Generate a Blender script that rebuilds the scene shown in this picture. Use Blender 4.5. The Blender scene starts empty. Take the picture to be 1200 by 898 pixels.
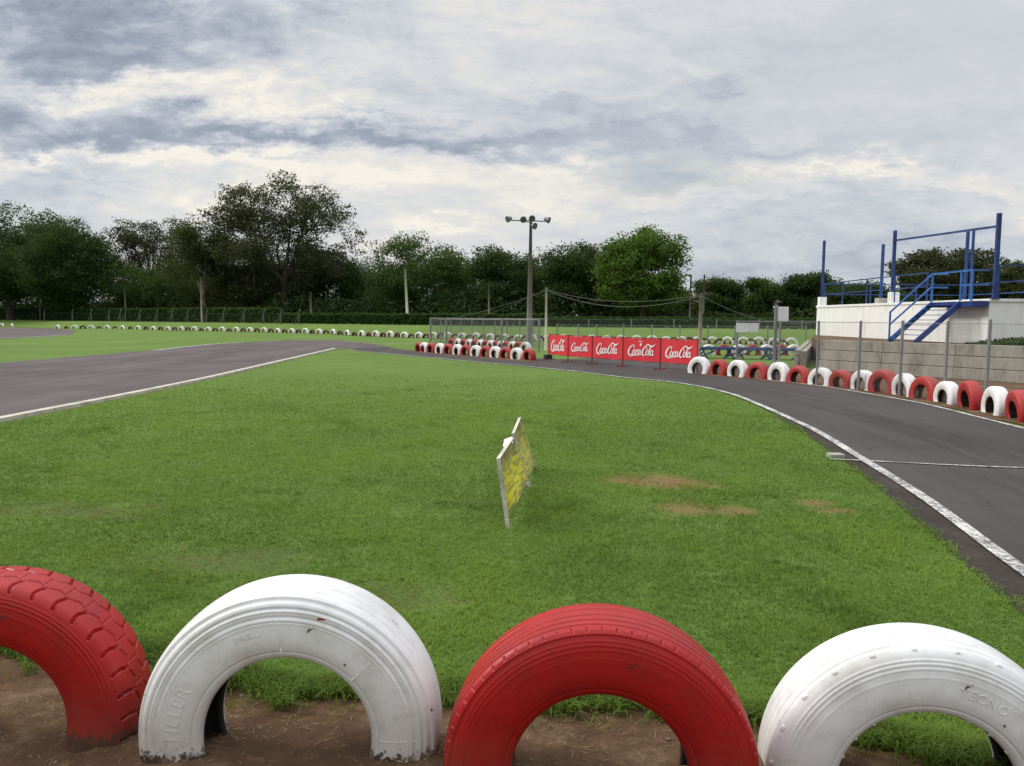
import bpy, math, random
import numpy as np
from mathutils import Vector, Matrix
random.seed(7)
RNG = np.random.default_rng(11)
S = bpy.context.scene
COL = S.collection
PI = math.pi
R = math.radians

# ------------------------------------------------------------------ camera and survey
FPX, CX, CY, EYE = 890.0, 600.0, 449.0, 1.6
PITCH = math.atan((449 - 373) / FPX)
ROLL = R(0.35)
_f = Vector((0, math.cos(PITCH), -math.sin(PITCH)))
_r0 = Vector((1, 0, 0)); _u0 = Vector((0, math.sin(PITCH), math.cos(PITCH)))
_r = _r0 * math.cos(ROLL) + _u0 * math.sin(ROLL)
_u = -_r0 * math.sin(ROLL) + _u0 * math.cos(ROLL)
cam = bpy.data.cameras.new('camera'); cam_ob = bpy.data.objects.new('camera', cam); COL.objects.link(cam_ob)
cam.sensor_fit = 'HORIZONTAL'; cam.sensor_width = 36; cam.lens = 36 * FPX / 1200
cam.clip_start = 0.05; cam.clip_end = 6000
M = Matrix((( _r.x, _u.x, -_f.x, 0), (_r.y, _u.y, -_f.y, 0), (_r.z, _u.z, -_f.z, EYE), (0, 0, 0, 1)))
cam_ob.matrix_world = M
S.camera = cam_ob


def _ray(px, py):
    return _f + _r * ((px - CX) / FPX) - _u * ((py - CY) / FPX)


def G(px, py, z=0.0):
    d = _ray(px, py); t = (z - EYE) / d.z
    return Vector((d.x * t, d.y * t, z))


def ZA(px, py, Y):
    d = _ray(px, py); return EYE + d.z * Y / d.y


def XA(px, Y, py=375):
    d = _ray(px, py); return d.x * Y / d.y


# ------------------------------------------------------------------ helpers
class MB:
    def __init__(s): s.v = []; s.f = []; s.m = []

    def add(s, vs, fs, mi=0):
        o = len(s.v); s.v += [tuple(v) for v in vs]
        s.f += [tuple(i + o for i in f) for f in fs]; s.m += [mi] * len(fs)

    def obox(s, c, ax, ay, az, mi=0):
        c = Vector(c); vs = []
        for k in (-1, 1):
            for j in (-1, 1):
                for i in (-1, 1):
                    vs.append(c + Vector(ax) * i + Vector(ay) * j + Vector(az) * k)
        s.add(vs, [(0, 2, 3, 1), (4, 5, 7, 6), (0, 1, 5, 4), (2, 6, 7, 3), (0, 4, 6, 2), (1, 3, 7, 5)], mi)

    def box(s, x0, x1, y0, y1, z0, z1, mi=0):
        s.obox(((x0 + x1) / 2, (y0 + y1) / 2, (z0 + z1) / 2), ((x1 - x0) / 2, 0, 0), (0, (y1 - y0) / 2, 0), (0, 0, (z1 - z0) / 2), mi)

    def bar(s, p, q, w, h=None, up=(0, 0, 1), mi=0):
        p = Vector(p); q = Vector(q); d = (q - p); L = d.length; d.normalize(); h = h or w
        u = Vector(up)
        if abs(d.dot(u)) > .98: u = Vector((0, 1, 0))
        sd = d.cross(u).normalized(); u = sd.cross(d).normalized()
        s.obox((p + q) / 2, d * L / 2, sd * w / 2, u * h / 2, mi)

    def tube(s, pts, rad, n=6, cap=True, mi=0):
        pts = [Vector(p) for p in pts]
        rr = rad if isinstance(rad, (list, tuple)) else [rad] * len(pts)
        rings = []; o = len(s.v)
        for i, p in enumerate(pts):
            d = (pts[min(i + 1, len(pts) - 1)] - pts[max(i - 1, 0)]).normalized()
            u = Vector((0, 0, 1)) if abs(d.z) < .95 else Vector((0, 1, 0))
            a = d.cross(u).normalized(); b = a.cross(d)
            for k in range(n):
                t = 2 * PI * k / n
                s.v.append(tuple(p + (a * math.cos(t) + b * math.sin(t)) * rr[i]))
        for i in range(len(pts) - 1):
            for k in range(n):
                k2 = (k + 1) % n
                s.f.append((o + i * n + k, o + i * n + k2, o + (i + 1) * n + k2, o + (i + 1) * n + k)); s.m.append(mi)
        if cap:
            s.f.append(tuple(o + k for k in range(n))); s.m.append(mi)
            e = o + (len(pts) - 1) * n
            s.f.append(tuple(e + k for k in reversed(range(n)))); s.m.append(mi)

    def prism(s, outline, z0, z1, mi=0):
        n = len(outline)
        vs = [(x, y, z0) for x, y in outline] + [(x, y, z1) for x, y in outline]
        fs = [tuple(reversed(range(n))), tuple(range(n, 2 * n))] + [(i, (i + 1) % n, n + (i + 1) % n, n + i) for i in range(n)]
        s.add(vs, fs, mi)

    def build(s, name, mats, parent=None, loc=None, smooth=False, bevel=0):
        me = bpy.data.meshes.new(name); me.from_pydata(s.v, [], s.f); me.validate()
        if not isinstance(mats, (list, tuple)): mats = [mats]
        for m in mats: me.materials.append(m)
        if len(mats) > 1: me.polygons.foreach_set('material_index', s.m[:len(me.polygons)])
        if smooth: me.polygons.foreach_set('use_smooth', [True] * len(me.polygons))
        ob = bpy.data.objects.new(name, me); COL.objects.link(ob)
        if parent: ob.parent = parent
        if loc: ob.location = loc
        if bevel:
            b = ob.modifiers.new('bevel', 'BEVEL'); b.width = bevel; b.segments = 2; b.limit_method = 'ANGLE'
        return ob


def np_mesh(name, verts, loops, starts, mats, parent=None, col=None, smooth=False, mi=None):
    me = bpy.data.meshes.new(name)
    verts = np.asarray(verts, np.float32); loops = np.asarray(loops, np.int32); starts = np.asarray(starts, np.int32)
    me.vertices.add(len(verts)); me.vertices.foreach_set('co', verts.ravel())
    me.loops.add(len(loops)); me.loops.foreach_set('vertex_index', loops)
    me.polygons.add(len(starts)); me.polygons.foreach_set('loop_start', starts)
    for m in (mats if isinstance(mats, (list, tuple)) else [mats]): me.materials.append(m)
    if mi is not None: me.polygons.foreach_set('material_index', np.asarray(mi, np.int32))
    if smooth: me.polygons.foreach_set('use_smooth', np.ones(len(starts), bool))
    me.update(calc_edges=True)
    if col is not None:
        at = me.color_attributes.new('tint', 'FLOAT_COLOR', 'POINT')
        c = np.ones((len(verts), 4), np.float32); c[:, :3] = col
        at.data.foreach_set('color', c.ravel())
    ob = bpy.data.objects.new(name, me); COL.objects.link(ob)
    if parent: ob.parent = parent
    return ob


def tag(o, label=None, cat=None, group=None, kind=None):
    if label: o['label'] = label
    if cat: o['category'] = cat
    if group: o['group'] = group
    if kind: o['kind'] = kind
    return o


def empty(name, loc=(0, 0, 0), rz=0, label=None, cat=None, group=None):
    o = bpy.data.objects.new(name, None); COL.objects.link(o)
    o.location = loc; o.rotation_euler = (0, 0, rz); o.empty_display_size = .2
    return tag(o, label, cat, group)


def smooth01(t):
    t = np.clip(t, 0, 1); return t * t * (3 - 2 * t)


_lat = RNG.random((256, 256))


def vnoise(x, y, sc=1.0):
    x = np.asarray(x, float) * sc + 50.3; y = np.asarray(y, float) * sc + 81.7
    xi = np.floor(x).astype(int); yi = np.floor(y).astype(int)
    fx = smooth01(x - xi); fy = smooth01(y - yi)
    L = lambda i, j: _lat[i % 256, j % 256]
    return (L(xi, yi) * (1 - fx) + L(xi + 1, yi) * fx) * (1 - fy) + (L(xi, yi + 1) * (1 - fx) + L(xi + 1, yi + 1) * fx) * fy


def fbm(x, y, sc, n=4):
    a = 0; w = .5; t = 0
    for i in range(n):
        a = a + vnoise(x + i * 17.1, y - i * 9.3, sc * 2 ** i) * w; t += w; w *= .5
    return a / t


# ------------------------------------------------------------------ materials
class NT:
    def __init__(s, tree): s.t = tree; s.n = tree.nodes; s.l = tree.links

    def new(s, typ, **kw):
        n = s.n.new(typ)
        for k, v in kw.items(): setattr(n, k, v)
        return n

    def link(s, a, b): s.l.new(a, b)

    def put(s, sock, v):
        if isinstance(v, bpy.types.NodeSocket): s.link(v, sock)
        elif v is not None: sock.default_value = v

    def math(s, op, a, b=None, c=None, clamp=False):
        n = s.new('ShaderNodeMath', operation=op); n.use_clamp = clamp
        for i, v in enumerate((a, b, c)): s.put(n.inputs[i], v)
        return n.outputs[0]

    def mix(s, f, a, b, mode='MIX'):
        n = s.new('ShaderNodeMix', data_type='RGBA', blend_type=mode)
        s.put(n.inputs[0], f)
        for i, v in ((6, a), (7, b)):
            if isinstance(v, (tuple, list)): v = tuple(v) + (1,) if len(v) == 3 else v
            s.put(n.inputs[i], v)
        return n.outputs[2]

    def noise(s, vec, scale, detail=4, rough=.55, dist=0):
        n = s.new('ShaderNodeTexNoise'); s.put(n.inputs['Vector'], vec)
        n.inputs['Scale'].default_value = scale; n.inputs['Detail'].default_value = detail
        n.inputs['Roughness'].default_value = rough; n.inputs['Distortion'].default_value = dist
        return n.outputs[0]

    def ramp(s, f, stops, interp='LINEAR'):
        n = s.new('ShaderNodeValToRGB'); s.put(n.inputs[0], f); cr = n.color_ramp; cr.interpolation = interp
        while len(cr.elements) < len(stops): cr.elements.new(.5)
        for e, (p, c) in zip(cr.elements, stops):
            e.position = p; e.color = tuple(c) + (1,) if len(c) == 3 else c
        return n.outputs[0]

    def step(s, v, lo, hi):
        n = s.new('ShaderNodeMapRange'); n.interpolation_type = 'SMOOTHSTEP'; s.put(n.inputs[0], v)
        n.inputs[1].default_value = lo; n.inputs[2].default_value = hi
        return n.outputs[0]


def newmat(name, base, rough=.6, spec=.5, metal=0):
    m = bpy.data.materials.new(name); m.use_nodes = True
    t = NT(m.node_tree); b = t.n['Principled BSDF']
    b.inputs['Base Color'].default_value = tuple(base) + (1,)
    b.inputs['Roughness'].default_value = rough; b.inputs['Metallic'].default_value = metal
    b.inputs['Specular IOR Level'].default_value = spec
    return m, t, b


def bump(t, b, h, strength=.3, dist=.01):
    n = t.new('ShaderNodeBump'); n.inputs['Strength'].default_value = strength; n.inputs['Distance'].default_value = dist
    t.link(h, n.inputs['Height']); t.link(n.outputs[0], b.inputs['Normal'])


def simple(name, base, rough=.6, var=.25, scale=3., dark=None, bs=.15, metal=0, spec=.4):
    """weathered surface: two-scale noise varies the base colour, small bump"""
    m, t, b = newmat(name, base, rough, spec, metal)
    tc = t.new('ShaderNodeTexCoord').outputs['Object']
    n1 = t.noise(tc, scale, 6, .65); n2 = t.noise(tc, scale * 7, 4, .6)
    d = dark or tuple(c * (1 - var * 1.6) for c in base)
    l = tuple(min(1, c * (1 + var)) for c in base)
    f = t.math('ADD', t.math('MULTIPLY', n1, .7), t.math('MULTIPLY', n2, .3))
    t.link(t.ramp(f, [(.32, d), (.5, base), (.7, l)]), b.inputs['Base Color'])
    if bs: bump(t, b, n2, bs, .01)
    return m


def tyre_paint(name, base, worn, dust):
    m, t, b = newmat(name, base, .42, .36)
    tc = t.new('ShaderNodeTexCoord').outputs['Object']
    geo = t.new('ShaderNodeNewGeometry')
    sep = t.new('ShaderNodeSeparateXYZ'); t.link(tc, sep.inputs[0])
    n1 = t.noise(tc, 6, 6, .65); n2 = t.noise(tc, 45, 5, .7); n3 = t.noise(tc, 160, 3, .6)
    c = t.mix(t.step(n1, .4, .68), base, worn)
    c = t.mix(t.math('MULTIPLY', t.step(n2, .56, .72), .22), c, dust)
    # splashed soil low on the tyre, ragged upper edge
    low = t.math('ADD', sep.outputs[2], t.math('MULTIPLY', t.math('SUBTRACT', n1, .5), .5))
    c = t.mix(t.math('MULTIPLY', t.step(low, .24, -.08), .55), c, dust)
    edge = t.math('ADD', sep.outputs[2], t.math('MULTIPLY', t.math('SUBTRACT', n2, .5), .22))
    c = t.mix(t.step(edge, -.03, -.06), c, (.07, .048, .032))
    mud = t.step(t.math('ADD', t.noise(tc, 9, 5, .75), t.math('MULTIPLY', sep.outputs[2], -.35)), .50, .62)
    c = t.mix(t.math('MULTIPLY', mud, .30), c, dust)
    # paint chips down to rubber
    chip = t.step(t.noise(tc, 24, 2, .5), .735, .75)
    c = t.mix(t.math('MULTIPLY', chip, .85), c, (.03, .03, .03))
    t.link(c, b.inputs['Base Color'])
    t.link(t.math('ADD', t.math('MULTIPLY', n2, .3), .25), b.inputs['Roughness'])
    h = t.math('ADD', t.math('MULTIPLY', n2, .5), t.math('MULTIPLY', n3, .3))
    bump(t, b, h, .35, .004)
    return m


def leafmat(name, cols, trans=.35, attr=False):
    m = bpy.data.materials.new(name); m.use_nodes = True; t = NT(m.node_tree)
    t.n.remove(t.n['Principled BSDF']); out = t.n['Material Output']
    if attr:
        c = t.new('ShaderNodeAttribute', attribute_name='tint').outputs['Color']
    else:
        g = t.new('ShaderNodeNewGeometry')
        k = len(cols) - 1
        c = t.ramp(g.outputs['Random Per Island'], [(i / k, cc) for i, cc in enumerate(cols)])
    b = t.new('ShaderNodeBsdfPrincipled'); t.link(c, b.inputs['Base Color'])
    b.inputs['Roughness'].default_value = .7; b.inputs['Specular IOR Level'].default_value = .12
    tr = t.new('ShaderNodeBsdfTranslucent'); t.link(t.mix(.5, c, (.16, .2, .02)), tr.inputs[0])
    mx = t.new('ShaderNodeMixShader'); mx.inputs[0].default_value = trans
    t.link(b.outputs[0], mx.inputs[1]); t.link(tr.outputs[0], mx.inputs[2]); t.link(mx.outputs[0], out.inputs[0])
    return m


MW = simple('concrete grey', (.33, .31, .27), .85, .3, 2.5, bs=.3)
m_white_paint = tyre_paint('white tyre paint', (.73, .735, .75), (.58, .57, .555), (.34, .29, .24))
m_red_paint = tyre_paint('red tyre paint', (.35, .006, .007), (.28, .008, .009), (.20, .05, .035))
m_dusty = simple('dusty rubber', (.115, .092, .072), .9, .3, 6)
m_rubber = simple('bare rubber', (.028, .026, .025), .8, .3, 9)
m_white_far = simple('white paint on tyres', (.70, .70, .70), .5, .1, 3, dark=(.5, .48, .44))
m_red_far = simple('red paint on tyres', (.33, .022, .02), .5, .2, 3, dark=(.25, .04, .03))
m_red_dull = simple('faded dark red paint', (.085, .028, .02), .8, .3, 3)
def enamel(name, base):
    m, t, b = newmat(name, base, .45, .4)
    tc = t.new('ShaderNodeTexCoord').outputs['Object']
    n1 = t.noise(tc, 1.5, 5, .65); n2 = t.noise(tc, 11, 6, .7)
    c = t.ramp(n1, [(.35, tuple(x * .7 for x in base)), (.5, base), (.66, tuple(x * 1.25 + .012 for x in base))])
    c = t.mix(t.math('MULTIPLY', t.step(n2, .60, .68), .7), c, (.085, .045, .028))
    t.link(c, b.inputs['Base Color']); bump(t, b, n2, .2, .005)
    return m


m_blue = enamel('blue enamel', (.016, .044, .165))
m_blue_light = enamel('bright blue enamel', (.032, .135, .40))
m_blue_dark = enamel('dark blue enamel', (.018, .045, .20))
m_galv = simple('galvanised steel', (.24, .24, .245), .45, .15, 5, metal=.3)
m_wire = simple('galvanised wire', (.26, .26, .26), .5, .1, 5, metal=.3)
m_wood = simple('weathered pole wood', (.26, .225, .18), .85, .3, 3)
m_woodlight = simple('pale pole', (.50, .47, .40), .8, .2, 3)
m_darkpole = simple('dark steel pole', (.14, .12, .11), .6, .2, 3)
m_lamp = simple('lamp housing grey', (.16, .16, .155), .45, .15, 5, metal=.3)
m_lampwhite = simple('white lamp glass', (.8, .8, .78), .3, .05, 3, bs=0)
m_postgrey = simple('mossy post concrete', (.10, .10, .088), .9, .3, 3)
m_lens = simple('floodlight glass', (.10, .11, .12), .25, .1, 3, bs=0)
m_darkwire = simple('dark weathered wire', (.13, .14, .15), .55, .15, 5, metal=.2)
m_greenmesh = simple('green fence steel', (.025, .07, .045), .6, .2, 3)
m_cable = simple('black cable', (.10, .10, .10), .6, .1, 3)
m_banner = simple('red banner vinyl', (.64, .032, .046), .45, .07, 1.2, bs=.1)
m_bannerlogo = simple('white print', (.82, .80, .80), .5, .05, 4, bs=0)
m_darkred = simple('dark red steel', (.18, .015, .018), .5, .2, 3)
m_signplate = simple('white sign plate', (.70, .71, .70), .5, .1, 3)
m_bark = simple('bark', (.085, .068, .052), .9, .3, 2, bs=.4)
m_barkpale = simple('pale bark', (.25, .22, .18), .9, .3, 2, bs=.3)


def wallpaint():
    m, t, b = newmat('white wall paint', (.78, .78, .77), .7, .3)
    tc = t.new('ShaderNodeTexCoord').outputs['Object']
    mp = t.new('ShaderNodeMapping'); mp.inputs['Scale'].default_value = (1.2, 1.2, .25); t.link(tc, mp.inputs[0])
    n = t.noise(mp.outputs[0], 2.2, 6, .7); n2 = t.noise(tc, 9, 5, .65)
    c = t.ramp(n, [(.3, (.60, .59, .56)), (.46, (.77, .77, .76)), (.7, (.82, .82, .81))])
    c = t.mix(t.math('MULTIPLY', t.step(n2, .6, .75), .3), c, (.45, .43, .39))
    t.link(c, b.inputs['Base Color']); bump(t, b, n2, .2, .01)
    return m


m_wall = wallpaint()


def asphalt(name, base, warm):
    m, t, b = newmat(name, base, .9, .2)
    tc = t.new('ShaderNodeTexCoord').outputs['Object']
    mp = t.new('ShaderNodeMapping'); mp.inputs['Scale'].default_value = (1, .16, 1); t.link(tc, mp.inputs[0])
    n1 = t.noise(mp.outputs[0], .8, 7, .65); n2 = t.noise(tc, .35, 5, .6); n3 = t.noise(tc, 90, 3, .7); n4 = t.noise(tc, 260, 2, .6)
    f = t.math('ADD', t.math('MULTIPLY', n1, .55), t.math('MULTIPLY', n2, .45))
    c = t.ramp(f, [(.33, tuple(x * .6 for x in base)), (.5, base), (.68, warm)])
    uvn = t.new('ShaderNodeTexCoord').outputs['UV']
    m2 = t.new('ShaderNodeMapping'); m2.inputs['Scale'].default_value = (9, .10, 1); t.link(uvn, m2.inputs[0])
    st = t.noise(m2.outputs[0], 1.6, 5, .6); su = t.new('ShaderNodeSeparateXYZ'); t.link(uvn, su.inputs[0])
    mid = t.math('SUBTRACT', 1.0, t.math('MULTIPLY', t.math('ABSOLUTE', t.math('SUBTRACT', su.outputs[0], .42)), 2.2), clamp=True)
    c = t.mix(t.math('MULTIPLY', t.math('MULTIPLY', t.step(st, .44, .62), mid), .5), c, tuple(x * .42 for x in base))
    c = t.mix(t.math('MULTIPLY', t.step(t.noise(m2.outputs[0], 3.7, 4, .6), .58, .68), .35), c, tuple(x * 1.5 for x in base))
    vo = t.new('ShaderNodeTexVoronoi', feature='DISTANCE_TO_EDGE'); vo.inputs['Scale'].default_value = .55
    wc = t.new('ShaderNodeVectorMath', operation='ADD'); t.link(tc, wc.inputs[0])
    nz = t.new('ShaderNodeTexNoise'); nz.inputs['Scale'].default_value = 1.8; nz.inputs['Detail'].default_value = 5; t.link(tc, nz.inputs[0]); t.link(nz.outputs[1], wc.inputs[1]); t.link(wc.outputs[0], vo.inputs['Vector'])
    c = t.mix(t.math('MULTIPLY', t.step(vo.outputs[0], .012, .002), t.math('MULTIPLY', t.step(n2, .48, .6), .6)), c, tuple(x * .35 for x in base))
    c = t.mix(t.math('MULTIPLY', t.step(n3, .52, .72), .35), c, tuple(min(1, x * 2.4) for x in base))
    t.link(c, b.inputs['Base Color'])
    bump(t, b, t.math('ADD', n3, n4), .5, .006)
    return m


m_asphalt_right = asphalt('dark asphalt', (.060, .054, .052), (.082, .073, .070))
m_asphalt_left = asphalt('worn asphalt', (.096, .080, .079), (.135, .112, .110))


def paintline():
    m, t, b = newmat('road paint', (.6, .59, .56), .7, .3)
    tc = t.new('ShaderNodeTexCoord').outputs['Object']
    n = t.noise(tc, 26, 6, .75); n2 = t.noise(tc, 2.2, 4, .6)
    f = t.step(t.math('ADD', n, t.math('MULTIPLY', t.math('SUBTRACT', n2, .5), .4)), .41, .57)
    c = t.mix(f, (.13, .122, .118), (.54, .53, .505))
    t.link(c, b.inputs['Base Color']); bump(t, b, n, .3, .004)
    return m


m_line = paintline()
m_kerb = simple('kerb concrete paint', (.46, .42, .36), .85, .3, 3, dark=(.22, .19, .16), bs=.3)


def soilmat(name, base, dry):
    m, t, b = newmat(name, base, .95, .15)
    tc = t.new('ShaderNodeTexCoord').outputs['Object']
    n1 = t.noise(tc, 1.7, 6, .65); n2 = t.noise(tc, 14, 6, .7); n3 = t.noise(tc, 70, 4, .7)
    c = t.ramp(t.math('ADD', t.math('MULTIPLY', n1, .6), t.math('MULTIPLY', n2, .4)), [(.36, tuple(x * .62 for x in base)), (.5, base), (.64, dry)])
    c = t.mix(t.math('MULTIPLY', t.step(n3, .62, .7), .5), c, tuple(x * 1.5 for x in dry))
    t.link(c, b.inputs['Base Color'])
    bump(t, b, t.math('ADD', t.math('MULTIPLY', n2, 1.0), t.math('MULTIPLY', n3, .5)), .9, .025)
    return m


m_soil = soilmat('brown soil', (.115, .066, .036), (.225, .15, .085))
m_soil_dark = soilmat('dark verge soil', (.052, .043, .037), (.085, .07, .06))
m_soil_red = soilmat('reddish soil', (.095, .045, .028), (.15, .085, .05))

PATCH = [(G(760, 563), .45, .38), (G(800, 567), .4, .3), (G(806, 596), .3, .26), (G(861, 599), .2, .22), (G(955, 590), .2, .14), (G(980, 599), .2, .12), (G(725, 563), .2, .12)]
WORN = [(G(450, 700), .5, .22), (G(250, 660), .6, .35), (G(120, 600), .6, .3), (G(556, 588), .18, .12), (G(40, 600), .6, .3)]


def lawnmat():
    m, t, b = newmat('lawn', (.06, .12, .02), .9, .15)
    tc = t.new('ShaderNodeTexCoord').outputs['Object']
    n1 = t.noise(tc, .22, 5, .6); n2 = t.noise(tc, 1.6, 5, .65); n3 = t.noise(tc, 20, 4, .7); n4 = t.noise(tc, 75, 3, .7)
    f = t.math('ADD', t.math('MULTIPLY', n1, .45), t.math('ADD', t.math('MULTIPLY', n2, .3), t.math('MULTIPLY', n3, .25)))
    c = t.ramp(f, [(.34, (.080, .142, .024)), (.5, (.112, .182, .034)), (.64, (.150, .218, .05))])
    c = t.mix(t.math('MULTIPLY', t.step(n4, .45, .62), .4), c, (.05, .105, .014))
    geo = t.new('ShaderNodeNewGeometry').outputs['Position']
    sep = t.new('ShaderNodeSeparateXYZ'); t.link(geo, sep.inputs[0])
    for (p, rx, ry) in PATCH:
        dx = t.math('DIVIDE', t.math('SUBTRACT', sep.outputs[0], p.x), rx); dy = t.math('DIVIDE', t.math('SUBTRACT', sep.outputs[1], p.y), ry)
        d = t.math('ADD', t.math('POWER', t.math('ABSOLUTE', dx), 2), t.math('POWER', t.math('ABSOLUTE', dy), 2))
        d = t.math('ADD', d, t.math('MULTIPLY', t.math('SUBTRACT', n3, .5), 2.2))
        c = t.mix(t.math('MULTIPLY', t.step(d, 1.3, .1), .6), c, (.22, .125, .06))
    for (p, rx, ry) in WORN:
        dx = t.math('DIVIDE', t.math('SUBTRACT', sep.outputs[0], p.x), rx); dy = t.math('DIVIDE', t.math('SUBTRACT', sep.outputs[1], p.y), ry)
        d = t.math('ADD', t.math('POWER', t.math('ABSOLUTE', dx), 2), t.math('POWER', t.math('ABSOLUTE', dy), 2))
        c = t.mix(t.math('MULTIPLY', t.step(t.math('ADD', d, t.math('MULTIPLY', t.math('SUBTRACT', n2, .5), 5.0)), 1.6, .2), .45), c, (.075, .09, .035))
    t.link(c, b.inputs['Base Color'])
    bump(t, b, t.math('ADD', n4, n3), .8, .02)
    return m


m_lawn = lawnmat()
m_blade = leafmat('grass blades', None, .4, attr=True)

# ------------------------------------------------------------------ world
SUN_EL, SUN_AZ = R(34), math.atan2(-.95, .25)     # azimuth measured from +Y towards +X
w = bpy.data.worlds.new('World'); S.world = w; w.use_nodes = True
t = NT(w.node_tree); bg = t.n['Background']
sky = t.new('ShaderNodeTexSky', sky_type='NISHITA'); sky.sun_disc = False
sky.sun_elevation = SUN_EL; sky.sun_rotation = SUN_AZ; sky.air_density = 1.0; sky.dust_density = 2.0
tc = t.new('ShaderNodeTexCoord').outputs['Generated']
sp = t.new('ShaderNodeSeparateXYZ'); t.link(tc, sp.inputs[0])
x, y, z = sp.outputs
yp = t.math('MAXIMUM', y, .05)
a0 = t.math('DIVIDE', x, yp); e0 = t.math('DIVIDE', z, yp)


def comb(x, y, z=0.0):
    n = t.new('ShaderNodeCombineXYZ'); t.put(n.inputs[0], x); t.put(n.inputs[1], y); t.put(n.inputs[2], z); return n.outputs[0]


wv = comb(t.math('MULTIPLY', a0, 1.0), t.math('MULTIPLY', e0, 2.6))
wa = t.noise(wv, 4.5, 6, .65); wb = t.noise(comb(t.math('MULTIPLY', a0, 1.0), t.math('MULTIPLY', e0, 2.6), 5.0), 5.5, 6, .65)
a = t.math('ADD', a0, t.math('MULTIPLY', t.math('SUBTRACT', wa, .5), .5))
e = t.math('ADD', e0, t.math('MULTIPLY', t.math('SUBTRACT', wb, .5), .22))
zz = t.math('ADD', t.math('MAXIMUM', z, 0.0), .10)
plane = comb(t.math('DIVIDE', x, zz), t.math('DIVIDE', y, zz))
nd = t.noise(plane, 1.15, 9, .62, .5)
ns = t.noise(comb(t.math('ADD', a0, t.math('MULTIPLY', e0, .9)), t.math('MULTIPLY', e0, 4.2), 3.0), 6.5, 10, .66, .5)
nf = t.noise(comb(a, t.math('MULTIPLY', e, 3.0), 8.0), 17.0, 9, .66, .3)
calm = t.math('MULTIPLY', t.step(a0, .15, .5), t.step(e0, .17, .30))      # a smooth even sheet of cloud high on one side
left = t.math('MULTIPLY', t.step(a0, .10, -.45), t.step(e0, .10, .22))
np_ = t.noise(comb(a0, t.math('MULTIPLY', e0, 1.9), 12.0), 10.0, 9, .64, .8)
rough_amt = t.math('SUBTRACT', 1.0, t.math('MULTIPLY', calm, .72))
BLOBS = [  # px, py, rx, ry, weight   (cloud banks by direction)
    (110, 60, 190, 42, -.48), (20, 22, 120, 30, -.22), (330, 20, 120, 22, -.12), (190, 160, 250, 22, -.38), (420, 158, 130, 20, -.30), (30, 140, 110, 28, -.16),
    (560, 165, 110, 20, -.22), (660, 125, 90, 18, -.18), (690, 170, 120, 22, -.18), (850, 105, 60, 16, -.22), (840, 175, 150, 20, -.16), (1040, 160, 150, 26, -.10),
    (1060, 60, 300, 70, -.10), (900, 250, 260, 20, -.12), (900, 312, 260, 34, -.20), (70, 235, 140, 30, -.20), (1120, 300, 160, 40, -.16), (430, 345, 300, 26, -.06),
    (140, 106, 150, 15, .34), (330, 120, 110, 20, .22), (210, 192, 190, 9, .30), (470, 225, 240, 34, .22), (320, 222, 80, 26, .24), (560, 300, 160, 18, .10), (560, 15, 120, 20, .18),
    (640, 205, 80, 12, .16), (1000, 205, 140, 12, .30), (520, 277, 80, 9, .22), (1190, 250, 60, 18, .24), (60, 185, 60, 9, .15), (760, 235, 120, 10, .12)]
tot = None
mod = t.math('ADD', t.math('MULTIPLY', nd, 1.3), .35)
for (px, py, rx, ry, wgt) in BLOBS:
    ac = (px - 600) / FPX; ec = (373 - py) / FPX
    g = t.math('ADD', t.math('POWER', t.math('ABSOLUTE', t.math('MULTIPLY', t.math('SUBTRACT', a, ac), FPX / rx)), 2.0),
               t.math('POWER', t.math('ABSOLUTE', t.math('MULTIPLY', t.math('SUBTRACT', e, ec), FPX / ry)), 2.0))
    g = t.math('MULTIPLY', t.math('EXPONENT', t.math('MULTIPLY', g, -1.0)), wgt)
    tot = g if tot is None else t.math('ADD', tot, g)
val = t.math('ADD', .725, t.math('MULTIPLY', tot, mod))
val = t.math('ADD', val, t.math('MULTIPLY', t.math('SUBTRACT', nd, .5), .26))
val = t.math('ADD', val, t.math('MULTIPLY', t.math('MULTIPLY', t.math('SUBTRACT', ns, .5), .50), rough_amt))
val = t.math('ADD', val, t.math('MULTIPLY', t.math('MULTIPLY', t.math('SUBTRACT', nf, .5), .30), rough_amt))
val = t.math('ADD', val, t.math('MULTIPLY', t.math('MULTIPLY', t.math('SUBTRACT', np_, .5), 1.25), t.math('ADD', t.math('MULTIPLY', rough_amt, .30), t.math('MULTIPLY', left, .50))))
cloud = t.ramp(val, [(.05, (.235, .275, .35)), (.30, (.35, .395, .475)), (.56, (.56, .597, .655)), (.74, (.705, .722, .74)), (.88, (.815, .795, .75)), (1.0, (.95, .905, .81))])
# gaps where the blue shows
blue_d = t.math('ADD', t.math('POWER', t.math('ABSOLUTE', t.math('MULTIPLY', t.math('SUBTRACT', a, .20), 7.5)), 2.0),
                t.math('POWER', t.math('ABSOLUTE', t.math('MULTIPLY', t.math('SUBTRACT', e, .185), 42)), 2.0))
blue_e = t.math('ADD', t.math('POWER', t.math('ABSOLUTE', t.math('MULTIPLY', t.math('SUBTRACT', a, -.60), 12)), 2.0),
                t.math('POWER', t.math('ABSOLUTE', t.math('MULTIPLY', t.math('SUBTRACT', e, .15), 22)), 2.0))
gap = t.math('ADD', t.math('EXPONENT', t.math('MULTIPLY', blue_d, -1.0)), t.math('MULTIPLY', t.math('EXPONENT', t.math('MULTIPLY', blue_e, -1.0)), .5))
gap = t.math('ADD', .04, t.math('MULTIPLY', gap, .38), clamp=True)
skyc = t.mix(1.0, sky.outputs[0], (.10, .10, .10), 'MULTIPLY')
allc = t.mix(gap, cloud, skyc)
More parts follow.
